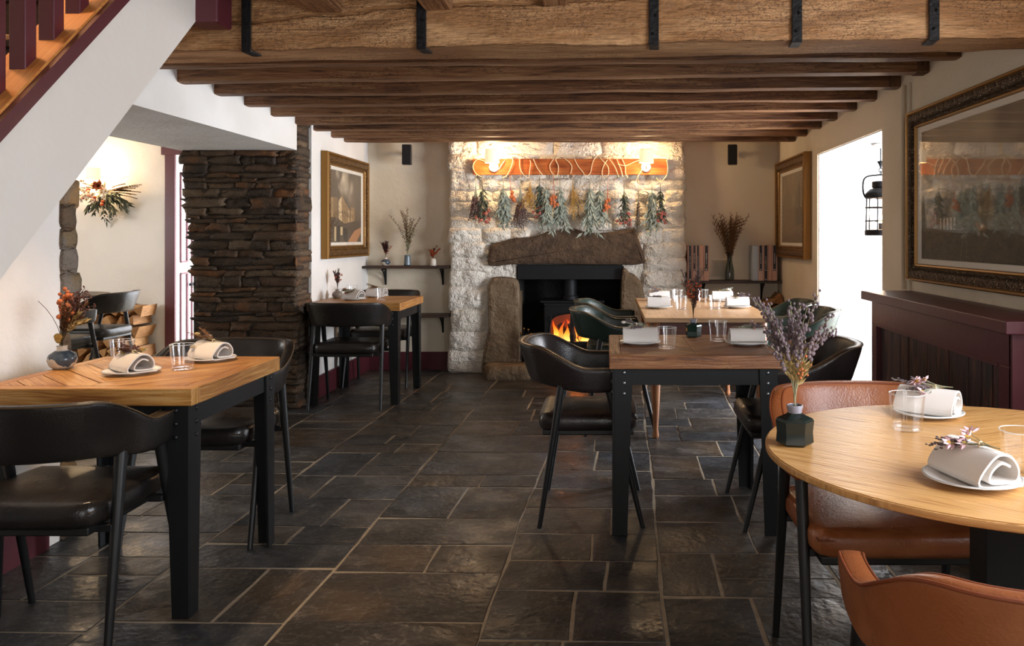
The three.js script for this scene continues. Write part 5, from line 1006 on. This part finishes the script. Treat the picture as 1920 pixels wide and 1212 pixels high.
function setting(X, Z, y, turn, where, opts = {}) {
  const p = thing('plate', `white side plate ${where}`, 'plate', [X, y, -Z], 0, 'side plates');
  part('dish', plateG, M.porcelain, p); part('rim_line', plateRim, std({ color: 0xb9bbbb, roughness: 0.3 }), p);
  const nk = thing('napkin', `rolled white linen napkin ${where}`, 'napkin', [X, y + 0.0095, -Z], R(turn), 'rolled napkins');
  part('linen_roll', napG, M.linen, nk);
  const s = thing('flower_sprig', `${opts.desc}, ${where}`, 'dried flowers', [X, y + 0.07, -Z], R(turn) + (opts.skew ?? 0), 'sprigs on the napkins');
  const r = rng(opts.seed ?? 1), L = {}, inward = opts.kinds ?? [['lavender', 4], ['leafy', 2], ['daisy', 2]];
  for (const [k, n] of inward) for (let i = 0; i < n; i++) { const pts = bend(between(r, k === 'daisy' ? 0.06 : 0.1, k === 'daisy' ? 0.11 : 0.16), between(r, 0.05, 0.4), r() * 6.28, 0.1); growStem(L, k, pts, r, k === 'leafy' ? 0.55 : k === 'daisy' ? 1.4 : 1); }
  for (const g of geosOf(L)) { g.translate(0, -0.065, 0); g.rotateX(-Math.PI / 2); g.scale(1, 0.6, 1); g.translate(0, 0.012, 0); }
  plantParts(L, s, opts.mats ?? {});
  part('twine', new THREE.TorusGeometry(0.006, 0.0022, 6, 14).translate(0, 0.01, 0.02), M.twine, s);
}
setting(-1.72, 2.97, TT, 52, 'beside the drip glazed vase', { seed: 1, desc: 'straw coloured everlasting flower with brown stalks', kinds: [['lavender', 6], ['daisy', 3], ['plume', 2]], mats: { petal: M.wheat, lavender_head: M.plumBrown, plume: M.plumBrown } });
setting(-1.585, 3.28, TT, 60, 'at the pier end of the chevron table', { seed: 2, desc: 'small pale bobble flowers with grey leaves', kinds: [['bobble', 2], ['daisy', 2], ['plume', 3]], mats: { bobble: M.wheat } });
setting(-1.985, 6.42, TT, 60, 'on the near half of the table below the castle', { seed: 3, desc: 'red and green sprig', kinds: [['rose', 2], ['leafy', 1]], mats: { leaf: M.leafOlive } });
setting(-1.89, 6.72, TT, 75, 'on the wall half of the table below the castle', { seed: 4, desc: 'dark brown sprig', kinds: [['plume', 4], ['lavender', 2]] });
setting(0.15, 3.78, TT, 90, 'on the stove side of the weathered table', { seed: 5, desc: 'long grey sprig with white heads', kinds: [['lavender', 4], ['leafy', 3], ['daisy', 3], ['bobble', 3]], mats: { bobble: M.petal } });
setting(0.636, 3.76, TT, -90, 'on the cabinet side of the weathered table', { seed: 6, desc: 'grey leafed sprig with pink daisies', kinds: [['lavender', 4], ['leafy', 3], ['daisy', 3]], mats: { petal: M.pink } });
setting(0.355, 5.68, TT, 90, 'on the pale oak table beside the green chair and stove', { seed: 7, desc: 'lavender sprig', kinds: [['lavender', 6], ['leafy', 2]] });
setting(0.40, 6.33, TT, 90, 'on the pale oak table next to the fireplace', { seed: 8, desc: 'short brown sprig', kinds: [['plume', 4], ['lavender', 3]] });
setting(0.90, 5.70, TT, -88, 'on the pale oak table beside the deep doorway', { seed: 9, desc: 'blue lavender sprig with a twine bow', kinds: [['lavender', 5], ['daisy', 2], ['spike', 4]] });
setting(0.88, 6.30, TT, -90, 'on the pale oak table next to the bookshelf', { seed: 10, desc: 'silvery grass sprig', kinds: [['spike', 8], ['bobble', 4], ['plume', 2]], mats: { bobble: M.petal, plume: M.leafGrey } });
setting(0.885, 2.27, TT, 50, 'on the far rim of the round oak table', { seed: 11, desc: 'pink daisies with lavender', kinds: [['daisy', 5], ['lavender', 5], ['leafy', 1]], mats: { petal: M.pink }, skew: 0.4 });
setting(0.735, 1.655, TT, 14, 'on the near rim of the round oak table', { seed: 12, desc: 'cluster of pink and white daisies', kinds: [['daisy', 6], ['lavender', 3], ['bobble', 1]], mats: { petal: M.pink, bobble: M.petal }, skew: 0.2 });
setting(-4.62, 7.05, 0.758, 90, 'on the dark table of the snug', { seed: 13, desc: 'russet sprig', kinds: [['plume', 4], ['berry', 3]] });
const tumblerG = lathe([[0.036, 0.001], [0.0375, 0.004], [0.0405, 0.05], [0.0445, 0.094]], 40), tumblerIn = lathe([[0, 0.011], [0.033, 0.011], [0.0355, 0.016], [0.0385, 0.05], [0.0428, 0.094]], 40), tumblerBase = lathe([[0, 0.001], [0.036, 0.001], [0.0372, 0.006], [0.034, 0.012]], 40), tumblerRim = new THREE.TorusGeometry(0.0437, 0.0011, 6, 48).rotateX(Math.PI / 2).translate(0, 0.0942, 0);
const rimGlass = phy({ color: 0xf4f6f6, roughness: 0.08, transmission: 0.55, thickness: 0, ior: 1.5 });
function tumbler(X, Z, where) { const o = thing('tumbler', `clear glass tumbler ${where}`, 'glass', [X, TT, -Z], 0, 'water tumblers'); part('glass_wall', tumblerG, M.glass, o); part('glass_lining', tumblerIn, M.glass, o); part('glass_base', tumblerBase, M.glass, o); part('glass_rim', tumblerRim, rimGlass, o); }
tumbler(-1.885, 3.19, 'behind the napkin next to the drip glazed vase'); tumbler(-1.583, 3.06, 'between the two plates of the chevron table');
tumbler(-2.09, 6.72, 'close to the grey brown vase below the castle picture'); tumbler(-1.757, 6.36, 'at the open edge of the table below the castle picture');
tumbler(0.262, 3.63, 'beside the stove side plate of the weathered table'); tumbler(0.524, 3.9, 'beside the green vase on the weathered table');
tumbler(0.50, 5.56, 'at the near stove side place of the pale oak table'); tumbler(0.53, 6.2, 'at the fireplace place of the pale oak table'); tumbler(0.735, 5.6, 'at the near doorway side place of the pale oak table'); tumbler(0.72, 6.22, 'at the bookshelf place of the pale oak table');
tumbler(0.766, 2.10, 'in front of the far plate of the round oak table'); tumbler(0.858, 1.70, 'beside the near plate of the round oak table');

// ---------------------------------------------------------------- sconce and wreath in the snug
{
  const Z = 8.19, x = PX(188, Z), y = PY(345, Z);
  sconce(x, y, Z, 'lit wall sconce rising out of the dried flower wreath in the snug'); sconceLight(x, y, Z, 1.3);
  const o = thing('dried_wreath', 'large dried flower swag with orange and white blooms on the snug wall', 'dried flowers', [PX(197, Z), PY(362, Z), -(Z - 0.07)]);
  const r = rng(515), L = {};
  const put = (k, ...g) => (L[k] ??= []).push(...g);
  const ray = (kind, n, h0, h1, a0, a1, sc) => { for (let i = 0; i < n; i++) { const a = between(r, a0, a1), h = between(r, h0, h1), d = V(Math.cos(a), Math.sin(a), between(r, -0.1, 0.15)); const pts = [0, 0.25, 0.5, 0.75, 1].map(t => d.clone().multiplyScalar(h * t).add(V(0, -0.05 * t * t, 0))); growStem(L, kind, pts, r, sc); } };
  ray('leafy', 16, 0.1, 0.26, -2.9, 0.2, 1.3); ray('plume', 12, 0.25, 0.42, -0.1, 0.55, 1.6); ray('leafy', 8, 0.15, 0.3, -1.2, -0.1, 1.4); ray('plume', 8, 0.12, 0.3, 2.2, 3.3, 1.2); ray('spike', 4, 0.3, 0.4, 0.6, 1.2, 1.6);
  for (let i = 0; i < 34; i++) { const a = r() * 6.28, q = Math.sqrt(r()) * 0.16; const [p, c] = daisy(V(Math.cos(a) * q * 1.1 - 0.03, Math.sin(a) * q * 0.75, 0.1 + 0.05 * r()), between(r, 0.02, 0.034), V(r() - 0.5, r() - 0.4, 1.2), r); put('daisy#' + i, ...p); put('daisy#' + i + '#flower_eye', c); }
  for (let i = 0; i < 40; i++) put('orange_bloom', leafGeo(0.085, 0.035, V(0.07 + 0.02 * (r() - 0.5), 0.06, 0.13), V(r() - 0.5, r() - 0.5, 0.5 + r()), r() * 6));
  for (let i = 0; i < 12; i++) put('rust_bloom', blob(between(r, 0.012, 0.026), V(between(r, -0.2, 0.16), between(r, -0.14, 0.06), between(r, 0.05, 0.11)), 1, 0.8, 1, 1));
  for (let i = 0; i < 7; i++) { const q = V(0.05 + 0.03 * i, -0.26 + 0.03 * r(), 0.02); put('hanging_bead', new THREE.TorusGeometry(0.014, 0.005, 6, 14).translate(q.x, q.y, q.z)); put('bead_thread', rod(V(q.x - 0.02, -0.12, 0.03), q, 0.0012, 0.0012, 4)); }
  const m = { orange_bloom: M.orange, rust_bloom: M.rust, hanging_bead: M.petal, bead_thread: M.twine, leaf: M.leafDark, plume: M.brownHead };
  Object.assign(plantMat, { orange_bloom: M.orange, rust_bloom: M.rust, hanging_bead: M.petal, bead_thread: M.twine }); plantParts(L, o, m);
}
// ---------------------------------------------------------------- lantern hanging in the deep doorway
{
  const X = 1.83, Z = 5.5, top = SOF - 0.008, o = thing('hanging_lantern', 'black caged ship lantern lit in the white deep doorway', 'lantern', [X, 0, -Z]);
  part('ceiling_rose', lathe([[0, top - 0.03], [0.03, top - 0.028], [0.06, top - 0.008], [0.062, top], [0, top]], 28), M.white, o);
  part('cable', rod(V(0, top - 0.03, 0), V(0, 1.76, 0), 0.005), M.iron, o);
  part('hook_cup', lathe([[0, 1.715], [0.006, 1.715], [0.012, 1.735], [0.026, 1.76], [0, 1.765]], 18), M.iron, o);
  part('chain_link', [new THREE.TorusGeometry(0.013, 0.0035, 6, 14).translate(0, 1.70, 0), new THREE.TorusGeometry(0.013, 0.0035, 6, 14).rotateY(1.57).translate(0, 1.68, 0)], M.iron, o);
  part('bail_handle', tube([V(-0.105, 1.52, 0), V(-0.118, 1.56, 0), V(-0.106, 1.648, 0), V(-0.02, 1.668, 0), V(0.02, 1.668, 0), V(0.106, 1.648, 0), V(0.118, 1.56, 0), V(0.105, 1.52, 0)], 0.0065, 40, 6), M.iron, o);
  part('chimney_cap', lathe([[0, 1.625], [0.055, 1.625], [0.057, 1.62], [0.057, 1.585], [0.05, 1.58], [0.07, 1.573], [0.1, 1.545], [0.104, 1.515], [0.098, 1.51], [0.09, 1.535], [0, 1.57]], 32), M.iron, o);
  part('glass_chimney', lathe([[0.066, 1.31], [0.072, 1.41], [0.066, 1.515]], 32), M.glass, o);
  for (let k = 0; k < 6; k++) { const a = k / 6 * 6.283; part('guard_bar', rod(V(Math.cos(a) * 0.098, 1.3, Math.sin(a) * 0.098), V(Math.cos(a) * 0.094, 1.515, Math.sin(a) * 0.094), 0.005), M.iron, o); }
  for (const y of [1.36, 1.45]) part('guard_ring', new THREE.TorusGeometry(0.099, 0.0045, 6, 36).rotateX(Math.PI / 2).translate(0, y, 0), M.iron, o);
  part('lamp_base', lathe([[0, 1.262], [0.1, 1.262], [0.104, 1.268], [0.104, 1.296], [0.096, 1.302], [0, 1.304]], 32), M.iron, o);
  part('lamp_holder', rod(V(0, 1.3, 0), V(0, 1.345, 0), 0.015), M.iron, o);
  part('bulb', new THREE.SphereGeometry(0.025, 14, 12).translate(0, 1.375, 0), glow(0xffd9a0, 20), o);
  const l = new THREE.PointLight(0xffd0a0, 0.5, 0, 2); l.name = 'lantern_bulb_light'; l.position.set(X, 1.375, -Z); l.castShadow = true; scene.add(l);
}
// ---------------------------------------------------------------- pipe on the right wall
solo('wall_pipe', [rod(V(XR - 0.015, 0.972, -4.42), V(XR - 0.015, JB, -4.42), 0.011, 0.011, 10), rod(V(XR - 0.01, 0.972, -4.34), V(XR - 0.01, JB, -4.34), 0.007, 0.007, 8)], M.cream, 'pair of thin painted pipes running down the cream wall behind the big picture', 'pipe');

// ---------------------------------------------------------------- firewood
const logVariants = [];
{ const r = rng(616); for (let v = 0; v < 9; v++) {
  const pts = [], s0 = r() * 6.28, n = [3, 4, 5, 4][v % 4];
  if (v % 3 === 2) { for (let k = 0; k <= 6; k++) { const a = s0 + 2.4 * k / 6; pts.push([Math.cos(a) * 0.07 - Math.cos(s0 + 1.2) * 0.025, Math.sin(a) * 0.07 - Math.sin(s0 + 1.2) * 0.025]); } }
  else for (let k = 0; k < n; k++) { const a = s0 + k / n * 6.28 + between(r, -0.25, 0.25), q = between(r, 0.054, 0.074); pts.push([Math.cos(a) * q, Math.sin(a) * q]); }
  if (area(pts) < 0) pts.reverse();
  logVariants.push(boxUV(extrude(pts, 0.28, 0.004).translate(0, 0, -0.14), 2, v, v));
} }
function woodLog(x, y, Z, r, label, group, sc = 1) {
  const v = Math.floor(r() * 9), o = thing('firewood_log', label, 'log', [x, y, -Z], between(r, -0.06, 0.06), group);
  const m = part('split_wood', logVariants[v], M.logWood[Math.floor(r() * 3)], o); m.scale.set(sc, sc, 1); m.rotation.z = r() * 6.28;
}
{
  const r = rng(626);
  for (let row = 0; row < 6; row++) { const y = 0.055 + row * 0.098; for (let x = -5.45 + (row % 2) * 0.05; x < -4.49; x += between(r, 0.095, 0.12)) { if (row === 5 && x < -4.95 && r() < 0.7) continue; woodLog(x, y + between(r, -0.012, 0.012), 8.02 + between(r, -0.03, 0.03), r, 'split firewood log in the stack below the snug wreath', 'firewood stacked in the snug', between(r, 0.88, 1.0)); } }
  for (let row = 0; row < 7; row++) for (let x = 1.24; x < 1.56; x += 0.105) { if (row > 4 && x < 1.4 && row - 4 > r() * 3) continue; woodLog(x + between(r, -0.01, 0.01), 0.055 + row * 0.102, 7.58 + between(r, -0.02, 0.02), r, 'split firewood log stacked under the bookshelf', 'firewood under the bookshelf', 1.05); }
  for (let row = 0; row < 7; row++) for (let x = 0.79; x < 0.86; x += 0.1) woodLog(x, 0.055 + row * 0.102, 7.58, r, 'split firewood log between the chimney breast and the oak table', 'firewood beside the chimney breast', 1);
}
// ---------------------------------------------------------------- things on the hearth
{
  const o = thing('fire_tools', 'small stand of iron fire tools with brass knobs beside the stove', 'fire tools', [-0.735, 0.085, -7.42]);
  part('stand_base', lathe([[0, 0], [0.06, 0], [0.062, 0.008], [0.03, 0.02], [0, 0.022]], 24), M.iron, o);
  part('stand_pole', rod(V(0, 0.02, 0), V(0, 0.3, 0), 0.006), M.iron, o);
  for (const [x, h] of [[-0.045, 0.3], [-0.02, 0.34], [0.02, 0.33], [0.045, 0.29]]) { const t = part('tool_shaft', rod(V(x, 0.06, 0.01), V(x, h, 0.01), 0.005), M.iron, o); part('brass_knob', new THREE.SphereGeometry(0.011, 10, 8).translate(x, h, 0.01), M.giltPlain, t); }
}
{ const r = rng(717); for (const [x, y] of [[0.0, 0.15], [0.09, 0.14], [0.04, 0.23]]) woodLog(x, y, 7.45, r, 'split log lying on the hearth beside the stove', 'logs on the hearth', 1.0); }

renderer.render(scene, camera);
